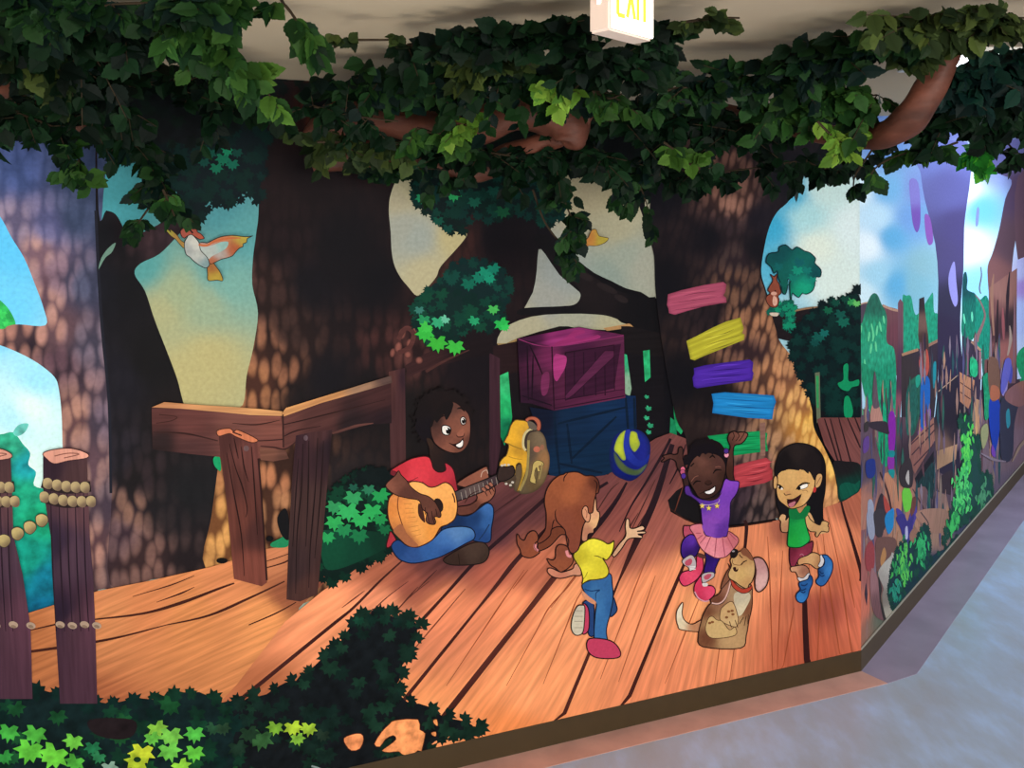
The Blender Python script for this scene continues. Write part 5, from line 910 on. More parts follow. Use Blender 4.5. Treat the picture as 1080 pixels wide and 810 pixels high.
# box, crate boards and climbing plant
bx = Sheet('painted_crate', M2, None, 'wood', 50, label='open painted box with tan boards on the side wall')
bx.fill(P('580,140 675,65 685,200 720,230 740,290 730,360 680,400 600,420 570,430 562,300', **Kc2), [(995,420,'#2c2438'),(1005,440,'#282030'),(1010,460,'#2c2434'),(995,470,'#6c5044')], sm=False, g=2.5)
bx.stroke(P('582,148 675,70', **Kc2), 1, '#a08470', sm=False)
bx.fill(P('683,55 755,95 750,160 725,230 685,195', **Kc2), [(1015,405,'#a87458'),(1022,420,'#9c6850')], sm=False, g=2); bx.fill(P('755,180 780,190 778,360 735,360 745,260', **Kc2), [(1030,440,'#b08060'),(1028,455,'#c09464')], sm=False, g=2)
for l in ('686,105 752,150', '686,150 735,185'): bx.stroke(P(l, **Kc2), 1, '#4c3034')
bx.fill(P('575,430 672,398 665,470 575,520', **Kc2), [(995,480,'#8c6c54'),(1003,475,'#a88060')], sm=False, g=2)
bx.fill(P('445,400 560,270 565,380 470,540 445,480', **Kc2), [(960,480,'#7c5048'),(975,460,'#8a5c50')], sm=False, g=2)
for l in ('450,400 560,300', '455,450 565,330', '465,500 560,400'): bx.stroke(P(l, **Kc2), 1.4, '#4c3038')
bx.fill(P('470,560 560,430 560,480 480,600', **Kc2), '#1f1a24', sm=False); gg('480,600 540,500 560,500 555,660 520,600', '#1c3a3c', Kc2)
bx.fill(P('575,560 640,520 680,560 640,640 575,620', **Kc2), '#3a2c34', sm=False)
bx.fill(P('570,620 620,640 640,740 610,790 570,810', **Kc2), [(990,530,'#7c6058'),(1000,545,'#9c7458')], sm=False, g=2)
d2.stroke(P('305,530 345,640 370,780', **Kc2), [1.5,2,2], '#3c282c'); d2.stroke(P('460,610 520,720 550,810', **Kc2), [1,2,2], '#4c343a')
d2.fill(P('320,540 345,530 400,620 430,700 420,760 370,680 350,620', **Kc2), '#b0785c', sm=False); d2.fill(P('205,660 260,580 300,560 320,620 290,700 240,800 205,810', **Kc2), [(910,530,'#a06c5c'),(920,510,'#7c5a58')], sm=False, g=2)
bru = Sheet('painted_brush_streaks', M2, label='fine vertical brush streaks over the crowded part of the side mural')
rb = random.Random(77)
for i in range(230):
    x = 907 + 150 * rb.random(); fl = 690 - (x - 906) * 1.17; y = rb.uniform(max(360, fl - 250), fl - 16)
    c = rb.choice(['#6c5868', '#8c6a60', '#a07864', '#3c3444', '#2c5a50', '#4c4a70', '#7c6c78', '#34283a', '#7c6a60', '#5c3c44', '#2a4c54', '#8c6c64'])
    l = rb.uniform(8, 20); bru.stroke([(x, y - l), (x + rb.uniform(-.6, .6), y), (x + rb.uniform(-1, 1), y + l)], [.3, rb.uniform(1.4, 3.2), .3], c)
# small stretched figures on the left of it
for pts, c in (('230,300 250,290 248,330 230,340', '#3c3434'), ('225,380 250,360 250,420 225,440', '#5c3c84'), ('238,480 278,470 280,540 255,560 238,540', '#243484'), ('345,260 372,250 378,340 370,430 345,420', '#7c1c94'), ('340,460 370,455 368,520 345,520', '#7c2890'), ('345,430 372,430 370,458 345,456', '#107c80'), ('345,520 372,520 368,560 348,540', '#108080'),
    ('410,620 435,600 455,640 450,700 425,720 412,680', '#64b83c'), ('245,680 262,660 275,700 270,810 250,810', '#9094a8'), ('285,700 310,630 330,680 330,790 300,810 280,770', '#3c3038'), ('320,640 345,680 352,710 330,720', '#a04038'), ('332,740 365,700 370,740 350,790 330,780', '#1f78b8'),
    ('400,510 440,460 460,520 455,600 410,600 395,560', '#3a2f34'), ('425,560 440,520 442,590', '#a8a09c'), ('380,705 410,720 430,770 450,720 475,690 478,740 460,790 445,880 420,880 400,790', '#4c3c8c'), ('415,770 435,760 432,810 422,810', '#b0b4c4'), ('455,660 475,650 470,710 450,740', '#6a3c34')): cc(pts, c, Kc2)
d2.fill(P('265,215 290,195 315,270 310,300 260,295', **Kc2), '#a8786c'); d2.fill(P('275,60 285,80 295,180 300,220 268,215', **Kc2), '#5a4a54'); d2.fill(P('250,295 330,290 345,330 340,350 260,320', **Kc2), '#382c38')
cc('345,20 375,-20 400,40 400,160 375,190 355,140', '#8c90a4', Kd2); cc('395,0 460,-20 470,60 450,170 410,160 400,100', '#40383e', Kd2); cc('470,40 500,-10 530,10 528,100 500,150 480,120', '#1f78b0', Kd2); cc('345,230 380,200 400,260 395,380 350,400 335,320', '#8c3c40', Kd2)
cc('410,200 450,170 540,180 545,260 500,300 440,400 410,380', '#6a4a44', Kd2); cc('440,320 465,240 480,300 450,370', '#a8784c', Kd2)
cc('545,40 600,10 625,60 670,10 660,90 640,180 600,215 580,120', '#3c3480', Kd2); cc('610,110 625,100 628,170 612,200', '#a8a4c4', Kd2); cc('560,130 590,160 590,230 555,240', '#a07860', Kd2)
cc('640,150 680,100 700,160 690,230 650,210', '#8c6454', Kd2)
d2.fill(P('680,20 740,-20 880,-20 910,40 895,130 810,145 780,130 740,100', **Kd2), [(970,550,'#987060'),(995,550,'#8a6858')], g=2); d2.stroke(P('715,0 760,60 770,90', **Kd2), 1.2, '#4c3c40')
d2.fill(P('380,380 430,480 440,560 450,660 470,740 400,700 370,560', **Kd2), [(922,610,'#8c6468'),(925,640,'#6c4c50')], g=2)
pk = Sheet('painted_rock', M2, label='pale grey painted trunk or rock at the foot of the corner')
pk.fill(P('430,395 470,340 510,300 520,275 540,310 520,420 500,500 490,540 520,640 540,690 490,750 470,700 450,580 460,520 430,440', **Kd2), [(930,610,'#98928c'),(938,600,'#a8a49c'),(932,630,'#7c746c'),(938,650,'#a09a8c')], g=2)
pk.fill(P('425,440 450,520 445,600 480,740 465,750 440,640 430,540', **Kd2), '#3a3434')
iv = Sheet('painted_ivy', M2, label='bright green painted shrubs along the foot of the side wall')
foliage(iv, P('510,440 540,300 580,220 640,210 680,250 700,160 740,95 765,130 775,220 770,300 800,310 960,170 960,200 860,330 700,500 560,640 530,660 500,560', **Kd2), '#1c3c48', ['#174a44','#1a5a4a'], 50, 5, 61, .6)
rv = random.Random(6)
def sprig(cx, cy, rx, ry, n, cols):
    for i in range(n):
        x = cx + rv.gauss(0, rx * .5); y = cy + rv.gauss(0, ry * .5); iv.stroke([(x, y - 3), (x + rv.uniform(-1, 1), y), (x + rv.uniform(-2, 2), y + 4)], [1, rv.uniform(1.5, 3), .6], rv.choice(cols))
sprig(952, 598, 9, 20, 90, ['#3fa04c','#58b850','#2c8c50','#1f7048']); sprig(971, 578, 6, 14, 50, ['#2c9c5c','#34a864','#1f7c50']); sprig(944, 625, 5, 10, 20, ['#1f7c68','#2a8c74'])
foliage(iv, P('680,290 700,270 735,290 740,360 775,380 770,460 780,540 820,540 835,640 800,700 740,740 640,810 600,860 640,720 690,560 700,430', **Kc2), '#1f4844', ['#205848','#1c5044'], 50, 6, 62, .5)
sprig(1019, 475, 5, 22, 80, ['#44b44c','#5cc850','#34a050']); sprig(1014, 520, 11, 22, 110, ['#44b85c','#54c468','#2f9c54','#247c4c']); sprig(1036, 525, 6, 18, 30, ['#3c7c58','#4a8a64']); sprig(1005, 550, 6, 10, 30, ['#3cb058','#2c8c4c'])
gg('790,80 820,70 825,240 800,280 795,160', [(1038,400,'#147c58'),(1038,430,'#1f8a60')], Kc2); gg('730,0 760,0 765,60 750,80 730,60', '#20a06c', Kc2)
cc('820,190 850,180 872,210 870,330 850,430 835,400 820,300', '#1c3ca0', Kc2); cc('815,0 860,0 872,120 865,180 825,180', '#6c4c40', Kc2); cc('830,120 865,130 868,180 828,185', '#a05c44', Kc2)
cc('895,0 925,0 915,80 885,160 875,120', '#5a58a8', Kc2); cc('880,180 960,180 940,300 930,460 880,470 870,330', '#38384c', Kc2); cc('900,250 915,230 920,300 905,320', '#2c7c8c', Kc2)
cc('835,400 850,440 845,460 830,440', '#6c3c98', Kc2); cc('780,330 810,300 815,360 790,420', '#8c8c64', Kc2)
d2.fill(P('900,150 950,110 1000,100 1000,190 960,220 900,190', **Kc2), [(1070,410,'#7c5458'),(1078,405,'#8a5c50')], g=2)
d2.stroke(P('780,440 840,470 900,480', **Kc2), [1,3,1], '#7c6c78'); d2.stroke(P('930,480 960,420 990,380', **Kc2), [1,3,3], '#8c7468')
print('LAYERS', NL1, LAYER[0])
for sh in SHEETS: sh.build()
bpy.context.view_layer.update()
for sh in SHEETS: sh.link()
# ------------------------------------------------------------------ solid things: bough, lamps, sign, hanging leaves
def tube(path, radii, seg=14, bump=0.0, seed=0, twist=0.0):
    """skin a path of points with rings; bump gives gnarled bark"""
    rnd = random.Random(seed); path = [Vector(p) for p in path]
    pp = [Vector(q) for q in smooth3(path, 6)]; rr = np.interp(np.linspace(0, 1, len(pp)), np.linspace(0, 1, len(radii)), radii)
    ph = [rnd.uniform(0, 6.28) for _ in range(6)]
    V = []; Fc = []; up = Vector((0.1, 0.2, 1)).normalized()
    for i, p in enumerate(pp):
        t = (pp[min(i + 1, len(pp) - 1)] - pp[max(i - 1, 0)]).normalized()
        a = t.cross(up)
        a = a.normalized() if a.length > 1e-3 else Vector((1, 0, 0)); b = t.cross(a).normalized()
        for k in range(seg):
            th = 2 * math.pi * k / seg + twist * i * 0.1
            r = rr[i] * (1 + bump * (math.sin(3 * th + i * .35 + ph[0]) * .5 + math.sin(5 * th - i * .5 + ph[1]) * .3 + math.sin(i * .8 + ph[2] + 2 * th) * .4))
            V.append(p + a * math.cos(th) * r + b * math.sin(th) * r)
    n = len(pp)
    for i in range(n - 1):
        for k in range(seg): Fc.append((i * seg + k, i * seg + (k + 1) % seg, (i + 1) * seg + (k + 1) % seg, (i + 1) * seg + k))
    Fc.append(tuple(range(seg))[::-1]); Fc.append(tuple((n - 1) * seg + k for k in range(seg)))
    return V, Fc
def smooth3(pts, n):
    out = []; g = lambda i: pts[min(max(i, 0), len(pts) - 1)]
    for i in range(len(pts) - 1):
        p0, p1, p2, p3 = g(i - 1), g(i), g(i + 1), g(i + 2)
        for j in range(n):
            t = j / n; out.append(0.5 * (2 * p1 + (p2 - p0) * t + (2 * p0 - 5 * p1 + 4 * p2 - p3) * t * t + (3 * p1 - p0 - 3 * p2 + p3) * t ** 3))
    out.append(pts[-1]); return out
def merge(parts):
    V = []; Fc = []
    for v, f in parts:
        n = len(V); V += list(v); Fc += [tuple(i + n for i in q) for q in f]
    return V, Fc
barkm = plain('bough_bark', '#502b1f', 0.6, 0.3, 0.5, 9, 0.9, stretch=(1, 1, 2.2))
twigm = plain('twig', '#2a2014', 0.8, 0.2, 0.2, 20)

def bough(label, path, radii, subs=(), seed=0, bump=.16):
    base = W(*path[0])
    o = empty('tree_bough', base); tag(o, label, 'branch')
    v, f = tube([W(*p) for p in path], radii, 16, bump, seed, .3)
    mesh_obj('limb', v, f, barkm, o, True)
    for sp, sr in subs:
        v, f = tube([W(*p) for p in sp], sr, 12, bump, seed + 3, .3); mesh_obj('side_limb', v, f, barkm, o, True)
    return o
bough('rust brown sculpted bough from the broad trunk toward the exit sign, with a drooping knuckle',
    [(318,150,2.46),(352,128,2.46),(390,122,2.45),(440,132,2.42),(500,134,2.36),(545,120,2.32),(585,122,2.30),(604,142,2.28),(600,152,2.3)], [.012,.055,.055,.045,.05,.05,.055,.045,.02],
    [([(330,178,2.48),(372,166,2.5),(430,164,2.52),(500,178,2.5),(540,164,2.46),(575,150,2.40),(596,146,2.36)], [.01,.045,.045,.045,.04,.03,.02]), ([(604,140,2.28),(613,146,2.29),(618,128,2.30),(630,112,2.28),(650,116,2.3)], [.018,.018,.014,.012,.01])], 3)
bough('rust brown sculpted bough hooking up to the ceiling at the right, above the side corridor',
    [(780,140,2.55),(830,136,2.5),(872,142,2.3),(905,146,2.2),(934,142,2.1),(960,124,2.02),(980,96,1.98),(996,66,1.96),(1002,54,1.97)], [.02,.025,.028,.028,.034,.04,.036,.030,.026], (), 5, .07)
bough('short orange brown piece of bough among the leaves at the upper left', [(5,95,2.2),(45,118,2.2),(80,128,2.22),(100,142,2.25)], [.03,.04,.035,.012], (), 8, .1)
bough('thin rust bough mostly hidden by leaves right of the exit sign', [(648,118,2.4),(690,122,2.42),(740,118,2.45),(790,124,2.5),(840,128,2.5)], [.025,.025,.03,.032,.03], (), 11)

# exit sign hanging under the ceiling
sg = W(664, 8, 1.40); sgz = CEIL
d = Vector((0.70, 0.714, 0)); w = 0.119; t_ = 0.043; hgt = 0.128
p0 = W(643, 31, 1.35); zb = p0.z
n_ = Vector((d.y, -d.x, 0))                 # toward the camera
A_ = Vector((p0.x, p0.y, 0))
ex = empty('exit_sign', (A_ + d * w * .5 - n_ * t_ * .5) + Vector((0, 0, zb)), math.atan2(d.y, d.x)); tag(ex, 'glowing white exit sign box with yellow letters hanging from the ceiling', 'sign')
def lbox(x0, x1, y0, y1, z0, z1, bev=0.0):
    import bmesh
    bm = bmesh.new(); bmesh.ops.create_cube(bm, size=1)
    for v in bm.verts: v.co = Vector(((x0 + x1) / 2 + v.co.x * (x1 - x0), (y0 + y1) / 2 + v.co.y * (y1 - y0), (z0 + z1) / 2 + v.co.z * (z1 - z0)))
    if bev: bmesh.ops.bevel(bm, geom=bm.edges[:], offset=bev, segments=3, affect='EDGES')
    V = [v.co.copy() for v in bm.verts]; Fc = [tuple(v.index for v in f.verts) for f in bm.faces]; bm.free(); return V, Fc
def emis(name, col, st, base='#ffffff'):
    m, N, Lk, B = newmat(name); B.inputs['Base Color'].default_value = (*lin(base), 1)
    B.inputs['Emission Color'].default_value = (*lin(col), 1); B.inputs['Emission Strength'].default_value = st; return m
shell = plain('sign_shell', '#d8c4b8', 0.4, 0.4)
v, f = lbox(-w / 2, w / 2, -t_ / 2, t_ / 2, 0, hgt, 0.004); mesh_obj('housing', v, f, shell, ex, False, False)
v, f = lbox(-w / 2 + .004, w / 2 - .003, -t_ / 2 - .003, -t_ / 2 + .002, 0.003, hgt - .006, 0.0015)
mesh_obj('face', v, f, emis('sign_face', '#fff3dc', 1.15), ex, False, False)
lm = emis('sign_letters', '#e8a428', 0.75, '#e8b040')
def bars(rects):
    out = []
    for x0, z0, x1, z1, wd in rects:
        a = Vector((x0, 0, z0)); b = Vector((x1, 0, z1)); dd = (b - a).normalized(); nn = Vector((-dd.z, 0, dd.x)) * wd / 2
        q = [a + nn, b + nn, b - nn, a - nn]; yy = (-t_ / 2 - .0042, -t_ / 2 - .003)
        V = [Vector((p.x, yy[0], p.z)) for p in q] + [Vector((p.x, yy[1], p.z)) for p in q]
        out.append((V, [(0, 1, 2, 3), (7, 6, 5, 4)] + [(i, (i + 1) % 4, 4 + (i + 1) % 4, 4 + i) for i in range(4)]))
    return merge(out)
LB, LT = 0.026, 0.105; lw = 0.007
xs = [-.043, -.018, .008, .020]
letters = [('letter', [(xs[0], LB, xs[0], LT, lw), (xs[0], LB, xs[0] + .018, LB, lw), (xs[0], (LB + LT) / 2, xs[0] + .015, (LB + LT) / 2, lw), (xs[0], LT, xs[0] + .018, LT, lw)]),
           ('letter', [(xs[1], LB, xs[1] + .020, LT, lw), (xs[1] + .020, LB, xs[1], LT, lw)]),
           ('letter', [(xs[2] + .003, LB, xs[2] + .003, LT, lw)]),
           ('letter', [(xs[3] + .009, LB, xs[3] + .009, LT, lw), (xs[3], LT, xs[3] + .018, LT, lw)])]
for nm, rc in letters:
    v, f = bars(rc); mesh_obj(nm, v, f, lm, ex, False, False)
v, f = lbox(-w / 2 - .002, -w / 2 + .001, -.004, .004, .044, .052, .001)
mesh_obj('indicator_light', v, f, emis('sign_indicator', '#ff9c90', 3.0), ex, False, False)
v, f = lbox(-.02, .02, -.012, .012, hgt - .002, CEIL - zb, .002); mesh_obj('mount', v, f, shell, ex, False, False)
sl = bpy.data.lights.new('sign_glow', 'AREA'); sl.shape = 'RECTANGLE'; sl.size = .11; sl.size_y = .12; sl.energy = 1.4; sl.color = (1, .86, .62)
so_ = bpy.data.objects.new('sign_glow', sl); C.objects.link(so_); so_.location = A_ + d * w * .5 + n_ * .02 + Vector((0, 0, zb + .07)); so_.rotation_euler = n_.to_track_quat('-Z', 'Y').to_euler()

# square ceiling lamp glimpsed through the leaves
lc = W(1045, 62, 2.32)
cl = empty('ceiling_light', (lc.x, lc.y, CEIL)); tag(cl, 'bright ceiling light panel glimpsed through the leaves at the upper right', 'light')
v, f = lbox(-.19, .19, -.15, .15, -.012, -.0002, .003); mesh_obj('frame', v, f, plain('lamp_frame', '#d0d0cc', .4), cl, False, False)
v, f = lbox(-.17, .17, -.13, .13, -.015, -.011, .001); mesh_obj('diffuser', v, f, emis('lamp_diffuser', '#f4f8ff', 5.0), cl, False, False)

# ------------------------------------------------------------------ hanging artificial foliage
def leaf_mat():
    m, N, Lk, B = newmat('silk_leaf')
    a = N.new('ShaderNodeAttribute'); a.attribute_name = 'Col'
    Lk.new(a.outputs['Color'], B.inputs['Base Color']); B.inputs['Roughness'].default_value = 0.55; B.inputs['Specular IOR Level'].default_value = 0.06
    return m
LM = leaf_mat()
# serrated ovate leaf: right half outline (width, length)
HALF = [(0, 0), (.13, .02), (.25, .12), (.24, .16), (.35, .26), (.335, .31), (.40, .43), (.365, .48), (.37, .59), (.29, .65), (.27, .75), (.17, .81), (.12, .91), (0, 1.06)]
def leaf_geo(rnd, pos, tip, nrm, L, col, V, Fc, K):
    t = tip.normalized(); s = t.cross(nrm)
    if s.length < 1e-3: s = t.cross(Vector((.3, .5, .2)))
    s.normalize(); n = s.cross(t).normalized()
    wd = rnd.uniform(.8, 1.2); fold = rnd.uniform(.05, .3); curl = rnd.uniform(-.05, .35)
    b0 = len(V); M = len(HALF)
    def pt(u, l, sg): return pos + (t * l + s * u * wd * sg + n * (abs(u) * fold - curl * l * l)) * L
    mids = [0, .25, .5, .75, 1.04]
    V += [pt(0, l, 1) for l in mids]
    for sg in (1, -1):
        o = len(V); V += [pt(u, l, sg) for u, l in HALF[1:-1]]
        idx = [b0] + list(range(o, o + M - 2)) + [b0 + 4]
        # fans from the midrib
        bands = [(0, 4, 0, 1), (3, 8, 1, 2), (7, 11, 2, 3), (10, 13, 3, 4)]
        segs = [(0, 1, 2, 3, 4), (4, 5, 6, 7), (7, 8, 9, 10), (10, 11, 12, 13)]
        for bi, sg_ in enumerate(segs):
            m0 = b0 + bi; m1 = b0 + bi + 1
            ring = [idx[i] for i in sg_]
            poly = ([m0] if ring[0] != m0 else []) + ring + ([m1] if ring[-1] != m1 else [])
            Fc.append(tuple(poly) if sg == 1 else tuple(reversed(poly)))
    nv = len(V) - b0; c = np.array(col)
    K += [c * (0.78 if i < 5 else 1.0) for i in range(nv)]
PAL = {  # leaf tones with shade and light painted in, from deep to lit
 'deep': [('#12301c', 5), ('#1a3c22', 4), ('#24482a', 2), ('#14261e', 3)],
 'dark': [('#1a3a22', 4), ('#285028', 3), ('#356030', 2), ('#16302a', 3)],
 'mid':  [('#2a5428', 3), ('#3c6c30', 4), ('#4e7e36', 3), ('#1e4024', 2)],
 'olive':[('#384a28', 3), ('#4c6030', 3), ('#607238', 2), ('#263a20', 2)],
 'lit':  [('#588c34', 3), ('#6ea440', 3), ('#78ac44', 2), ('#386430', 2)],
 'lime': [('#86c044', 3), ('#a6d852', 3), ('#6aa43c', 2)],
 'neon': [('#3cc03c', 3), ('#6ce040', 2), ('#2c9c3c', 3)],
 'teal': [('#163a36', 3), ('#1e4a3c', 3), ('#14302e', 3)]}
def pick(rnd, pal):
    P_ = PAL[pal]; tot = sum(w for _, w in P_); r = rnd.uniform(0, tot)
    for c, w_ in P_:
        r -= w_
        if r <= 0: return lin(c) * rnd.uniform(.7, 1.2) * LEAF_SHADE
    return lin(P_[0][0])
ZMAX = CEIL - 0.02; LEAF_SHADE = 0.30  # factor darkens all leaf colours in place of the shade they hang in
def ok(p):
    """keep a leaf in front of the walls and under the ceiling"""
    d1 = (Vector((p.x, p.y, 0)) - CORN).dot(N1); d2 = (Vector((p.x, p.y, 0)) - CORN).dot(N2)
    return min(d1, d2) < -0.075 and p.z < ZMAX - 0.03
def push(p):
    q = p.copy()
    for _ in range(8):
        if ok(q): return q
        q.z = min(q.z, ZMAX - .035)
        q.xy = (q.xy - Vector((0, 0)).xy) * 0.97
    return q
def garland(label, path, spread, n, pal, size=.052, seed=0, hang=.5, accents=(), group=None, vs=None):
    """a leafy spray: woody twig along the path, side twigs, leaves around it. spread in px at the depth given"""
    rnd = random.Random(seed * 7 + 1)
    pts = smooth3([W(*p) for p in path], 6)
    for p in pts: p.z = min(p.z, ZMAX - .02)
    pts = [push(p) for p in pts]
    root = empty('leafy_garland', pts[0]); tag(root, label, 'foliage', group)
    tv = [tube_simple(pts, .0035)]
    V = []; Fc = []; K = []
    dm = sum(p[2] for p in path) / len(path); R = spread / F * dm; RV = (vs or spread) / F * dm
    ntw = max(4, n // 9); per = n / ntw
    for k in range(ntw):
        i = rnd.randrange(len(pts)); base = pts[i]
        dirv = Vector((rnd.gauss(0, 1) * R, rnd.gauss(0, .45) * R, (rnd.gauss(0, 1) * .9 - hang * .5) * RV))
        if dirv.length > 1.9 * max(R, RV): dirv *= 1.9 * max(R, RV) / dirv.length
        tipp = push(base + dirv); m = 5
        tw = [base.lerp(tipp, j / m) + Vector((0, 0, -.25 * (j / m) ** 2 * R * hang)) for j in range(m + 1)]
        tw = [push(q) for q in tw]
        tv.append(tube_simple(tw, .0016))
        tpal = pal
        cnt = int(per) + (rnd.random() < per % 1)
        shade_ = rnd.uniform(.7, 1.25)
        for j in range(cnt):
            u = (j + .6) / cnt; q = tw[0].lerp(tw[-1], u); jj = min(m - 1, int(u * m)); q = tw[jj].lerp(tw[jj + 1], u * m - jj)
            side = 1 if j % 2 else -1
            tip = (tw[-1] - tw[0]).normalized() * .5 + Vector((side * rnd.uniform(.3, 1), rnd.uniform(-.5, .3), rnd.uniform(-1.0, .35) - hang * .4))
            nr = Vector((rnd.gauss(0, .45), -1, rnd.gauss(.1, .55)))
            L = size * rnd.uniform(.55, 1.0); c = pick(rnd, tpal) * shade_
            if not ok(q + tip.normalized() * L): q = q + Vector((0, -L * .7, -L * .3))
            if not ok(q): continue
            leaf_geo(rnd, q, tip, nr, L, c, V, Fc, K)
    me = bpy.data.meshes.new('leaves'); me.from_pydata([tuple(v - pts[0]) for v in V], [], Fc); me.update(); me.materials.append(LM)
    at = me.attributes.new('Col', 'FLOAT_COLOR', 'POINT'); at.data.foreach_set('color', np.hstack([np.array(K), np.ones((len(K), 1))]).astype(np.float32).ravel())
    lo = bpy.data.objects.new('leaves', me); C.objects.link(lo); lo.parent = root
    v, f = merge(tv); mesh_obj('twig', v, f, twigm, root)
    return root
def tube_simple(pts, r, seg=5):
    V = []; Fc = []
    for i, p in enumerate(pts):
        t = (pts[min(i + 1, len(pts) - 1)] - pts[max(i - 1, 0)])
        t = t.normalized() if t.length > 1e-6 else Vector((0, 0, -1))
        a = t.cross(Vector((.21, .97, .13))).normalized(); b = t.cross(a)
        for k in range(seg): V.append(p + (a * math.cos(6.2832 * k / seg) + b * math.sin(6.2832 * k / seg)) * r * (1 - .5 * i / len(pts)))
    for i in range(len(pts) - 1):
        for k in range(seg): Fc.append((i * seg + k, i * seg + (k + 1) % seg, (i + 1) * seg + (k + 1) % seg, (i + 1) * seg + k))
    return V, Fc

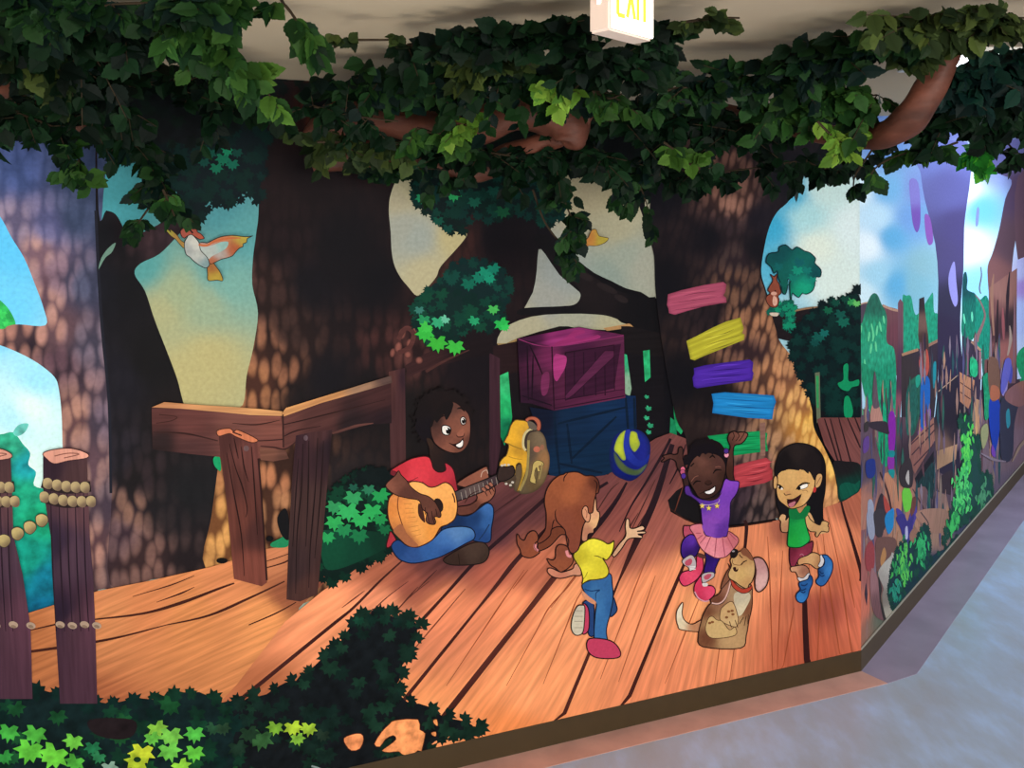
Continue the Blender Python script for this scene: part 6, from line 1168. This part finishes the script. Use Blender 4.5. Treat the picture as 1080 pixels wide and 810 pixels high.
G = [
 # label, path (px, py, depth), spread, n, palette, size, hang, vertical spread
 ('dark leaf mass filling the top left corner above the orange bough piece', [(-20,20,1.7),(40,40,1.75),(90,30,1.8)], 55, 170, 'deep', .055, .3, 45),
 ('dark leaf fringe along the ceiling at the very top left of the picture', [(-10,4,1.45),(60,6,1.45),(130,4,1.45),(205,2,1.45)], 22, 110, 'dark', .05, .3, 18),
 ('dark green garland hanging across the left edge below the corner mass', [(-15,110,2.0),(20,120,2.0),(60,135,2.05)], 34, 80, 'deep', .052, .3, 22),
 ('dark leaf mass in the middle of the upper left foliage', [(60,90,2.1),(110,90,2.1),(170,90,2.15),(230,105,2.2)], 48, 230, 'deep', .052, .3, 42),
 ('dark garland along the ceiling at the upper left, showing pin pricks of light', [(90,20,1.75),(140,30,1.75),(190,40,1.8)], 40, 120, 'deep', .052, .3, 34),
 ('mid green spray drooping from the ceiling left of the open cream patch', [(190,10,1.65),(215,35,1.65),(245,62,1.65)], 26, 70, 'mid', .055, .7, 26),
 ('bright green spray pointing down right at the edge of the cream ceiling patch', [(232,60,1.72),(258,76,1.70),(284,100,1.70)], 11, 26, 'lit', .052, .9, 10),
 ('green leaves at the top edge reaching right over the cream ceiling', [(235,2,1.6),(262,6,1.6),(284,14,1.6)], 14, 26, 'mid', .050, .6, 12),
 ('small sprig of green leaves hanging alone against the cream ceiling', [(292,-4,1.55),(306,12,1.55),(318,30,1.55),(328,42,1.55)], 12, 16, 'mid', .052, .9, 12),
 ('olive green leaves low at the left, lying over the left painted trunk', [(80,160,2.05),(88,178,2.05),(95,198,2.05)], 13, 22, 'mid', .056, .9, 14),
 ('trailing dark garland ending in leaves between left tree and bird', [(120,130,2.25),(140,150,2.25),(160,175,2.25),(178,205,2.25)], 26, 80, 'dark', .050, .8, 24),
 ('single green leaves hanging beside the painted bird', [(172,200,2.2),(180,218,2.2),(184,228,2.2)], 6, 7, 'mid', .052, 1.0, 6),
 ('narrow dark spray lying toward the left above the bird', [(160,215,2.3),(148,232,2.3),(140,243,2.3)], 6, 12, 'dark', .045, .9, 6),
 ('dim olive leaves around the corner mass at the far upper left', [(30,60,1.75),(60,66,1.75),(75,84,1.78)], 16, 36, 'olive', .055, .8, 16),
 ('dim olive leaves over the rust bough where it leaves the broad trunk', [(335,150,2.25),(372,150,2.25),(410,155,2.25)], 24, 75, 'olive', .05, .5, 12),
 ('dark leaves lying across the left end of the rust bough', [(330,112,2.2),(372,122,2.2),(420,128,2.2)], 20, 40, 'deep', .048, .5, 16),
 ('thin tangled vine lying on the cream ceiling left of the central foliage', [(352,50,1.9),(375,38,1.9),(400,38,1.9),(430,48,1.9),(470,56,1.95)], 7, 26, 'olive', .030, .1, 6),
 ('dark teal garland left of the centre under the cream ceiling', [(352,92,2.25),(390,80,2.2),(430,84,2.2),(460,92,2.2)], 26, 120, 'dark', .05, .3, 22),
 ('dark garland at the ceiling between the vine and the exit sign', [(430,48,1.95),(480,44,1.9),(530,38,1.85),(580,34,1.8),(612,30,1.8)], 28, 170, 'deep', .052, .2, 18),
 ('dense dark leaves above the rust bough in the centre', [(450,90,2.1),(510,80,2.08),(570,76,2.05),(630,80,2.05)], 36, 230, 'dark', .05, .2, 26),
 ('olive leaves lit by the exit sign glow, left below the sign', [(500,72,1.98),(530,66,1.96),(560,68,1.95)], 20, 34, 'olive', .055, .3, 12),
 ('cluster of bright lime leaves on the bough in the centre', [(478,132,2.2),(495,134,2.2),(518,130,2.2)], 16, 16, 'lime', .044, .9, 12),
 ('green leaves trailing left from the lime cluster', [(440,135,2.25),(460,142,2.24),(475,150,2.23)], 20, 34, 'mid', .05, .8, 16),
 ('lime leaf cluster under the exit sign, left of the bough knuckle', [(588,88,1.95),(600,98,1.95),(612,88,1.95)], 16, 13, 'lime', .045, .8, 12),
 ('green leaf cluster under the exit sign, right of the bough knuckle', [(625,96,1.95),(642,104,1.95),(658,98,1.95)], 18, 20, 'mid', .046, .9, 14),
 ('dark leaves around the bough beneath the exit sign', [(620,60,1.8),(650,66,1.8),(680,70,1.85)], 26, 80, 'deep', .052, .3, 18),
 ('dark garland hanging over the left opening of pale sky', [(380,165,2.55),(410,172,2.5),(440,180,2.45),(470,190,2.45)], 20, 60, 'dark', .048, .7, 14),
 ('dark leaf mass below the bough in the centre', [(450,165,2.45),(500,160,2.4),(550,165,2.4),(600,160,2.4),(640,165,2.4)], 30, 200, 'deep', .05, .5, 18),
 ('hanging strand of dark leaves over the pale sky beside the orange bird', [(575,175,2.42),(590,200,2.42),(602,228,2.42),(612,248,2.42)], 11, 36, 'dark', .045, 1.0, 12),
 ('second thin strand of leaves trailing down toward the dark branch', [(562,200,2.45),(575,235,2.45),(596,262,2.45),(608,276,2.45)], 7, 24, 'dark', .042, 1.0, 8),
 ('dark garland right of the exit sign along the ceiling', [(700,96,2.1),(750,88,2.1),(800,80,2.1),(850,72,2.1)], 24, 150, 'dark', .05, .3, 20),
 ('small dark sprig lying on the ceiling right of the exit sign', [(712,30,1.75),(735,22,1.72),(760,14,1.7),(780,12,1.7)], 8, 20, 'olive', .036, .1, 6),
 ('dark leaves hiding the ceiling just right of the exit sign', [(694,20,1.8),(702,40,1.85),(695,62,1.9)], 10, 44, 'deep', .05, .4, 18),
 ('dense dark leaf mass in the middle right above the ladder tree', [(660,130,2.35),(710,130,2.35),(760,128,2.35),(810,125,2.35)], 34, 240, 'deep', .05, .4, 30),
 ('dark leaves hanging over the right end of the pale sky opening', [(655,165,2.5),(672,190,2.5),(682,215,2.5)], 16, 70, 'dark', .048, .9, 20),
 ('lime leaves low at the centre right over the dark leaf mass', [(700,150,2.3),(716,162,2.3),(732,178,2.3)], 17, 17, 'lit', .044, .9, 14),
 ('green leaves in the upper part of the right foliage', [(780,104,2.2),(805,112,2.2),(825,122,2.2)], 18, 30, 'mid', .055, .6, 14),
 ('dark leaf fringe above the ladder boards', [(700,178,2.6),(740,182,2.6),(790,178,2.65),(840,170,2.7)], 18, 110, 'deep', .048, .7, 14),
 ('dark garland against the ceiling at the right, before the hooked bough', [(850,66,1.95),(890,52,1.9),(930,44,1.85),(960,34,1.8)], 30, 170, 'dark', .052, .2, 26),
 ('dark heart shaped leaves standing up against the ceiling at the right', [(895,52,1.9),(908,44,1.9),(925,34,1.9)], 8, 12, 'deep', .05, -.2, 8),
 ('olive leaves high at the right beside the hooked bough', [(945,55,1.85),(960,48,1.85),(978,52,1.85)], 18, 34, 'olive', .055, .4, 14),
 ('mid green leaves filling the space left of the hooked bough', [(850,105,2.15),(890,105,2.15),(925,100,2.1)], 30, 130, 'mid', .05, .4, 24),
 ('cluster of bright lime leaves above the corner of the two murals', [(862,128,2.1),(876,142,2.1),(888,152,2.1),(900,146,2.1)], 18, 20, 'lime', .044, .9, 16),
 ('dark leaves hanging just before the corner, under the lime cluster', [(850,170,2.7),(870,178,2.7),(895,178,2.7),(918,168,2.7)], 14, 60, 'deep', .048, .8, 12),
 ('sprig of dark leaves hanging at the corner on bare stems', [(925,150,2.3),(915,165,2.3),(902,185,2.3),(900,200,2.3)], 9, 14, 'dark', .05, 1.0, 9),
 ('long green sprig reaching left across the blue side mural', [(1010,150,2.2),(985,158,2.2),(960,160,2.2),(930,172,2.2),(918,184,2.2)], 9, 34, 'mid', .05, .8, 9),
 ('vivid green leaf cluster with backlight painted in, over the side mural', [(1022,148,2.3),(1032,160,2.3),(1036,170,2.3)], 9, 18, 'neon', .05, .9, 9),
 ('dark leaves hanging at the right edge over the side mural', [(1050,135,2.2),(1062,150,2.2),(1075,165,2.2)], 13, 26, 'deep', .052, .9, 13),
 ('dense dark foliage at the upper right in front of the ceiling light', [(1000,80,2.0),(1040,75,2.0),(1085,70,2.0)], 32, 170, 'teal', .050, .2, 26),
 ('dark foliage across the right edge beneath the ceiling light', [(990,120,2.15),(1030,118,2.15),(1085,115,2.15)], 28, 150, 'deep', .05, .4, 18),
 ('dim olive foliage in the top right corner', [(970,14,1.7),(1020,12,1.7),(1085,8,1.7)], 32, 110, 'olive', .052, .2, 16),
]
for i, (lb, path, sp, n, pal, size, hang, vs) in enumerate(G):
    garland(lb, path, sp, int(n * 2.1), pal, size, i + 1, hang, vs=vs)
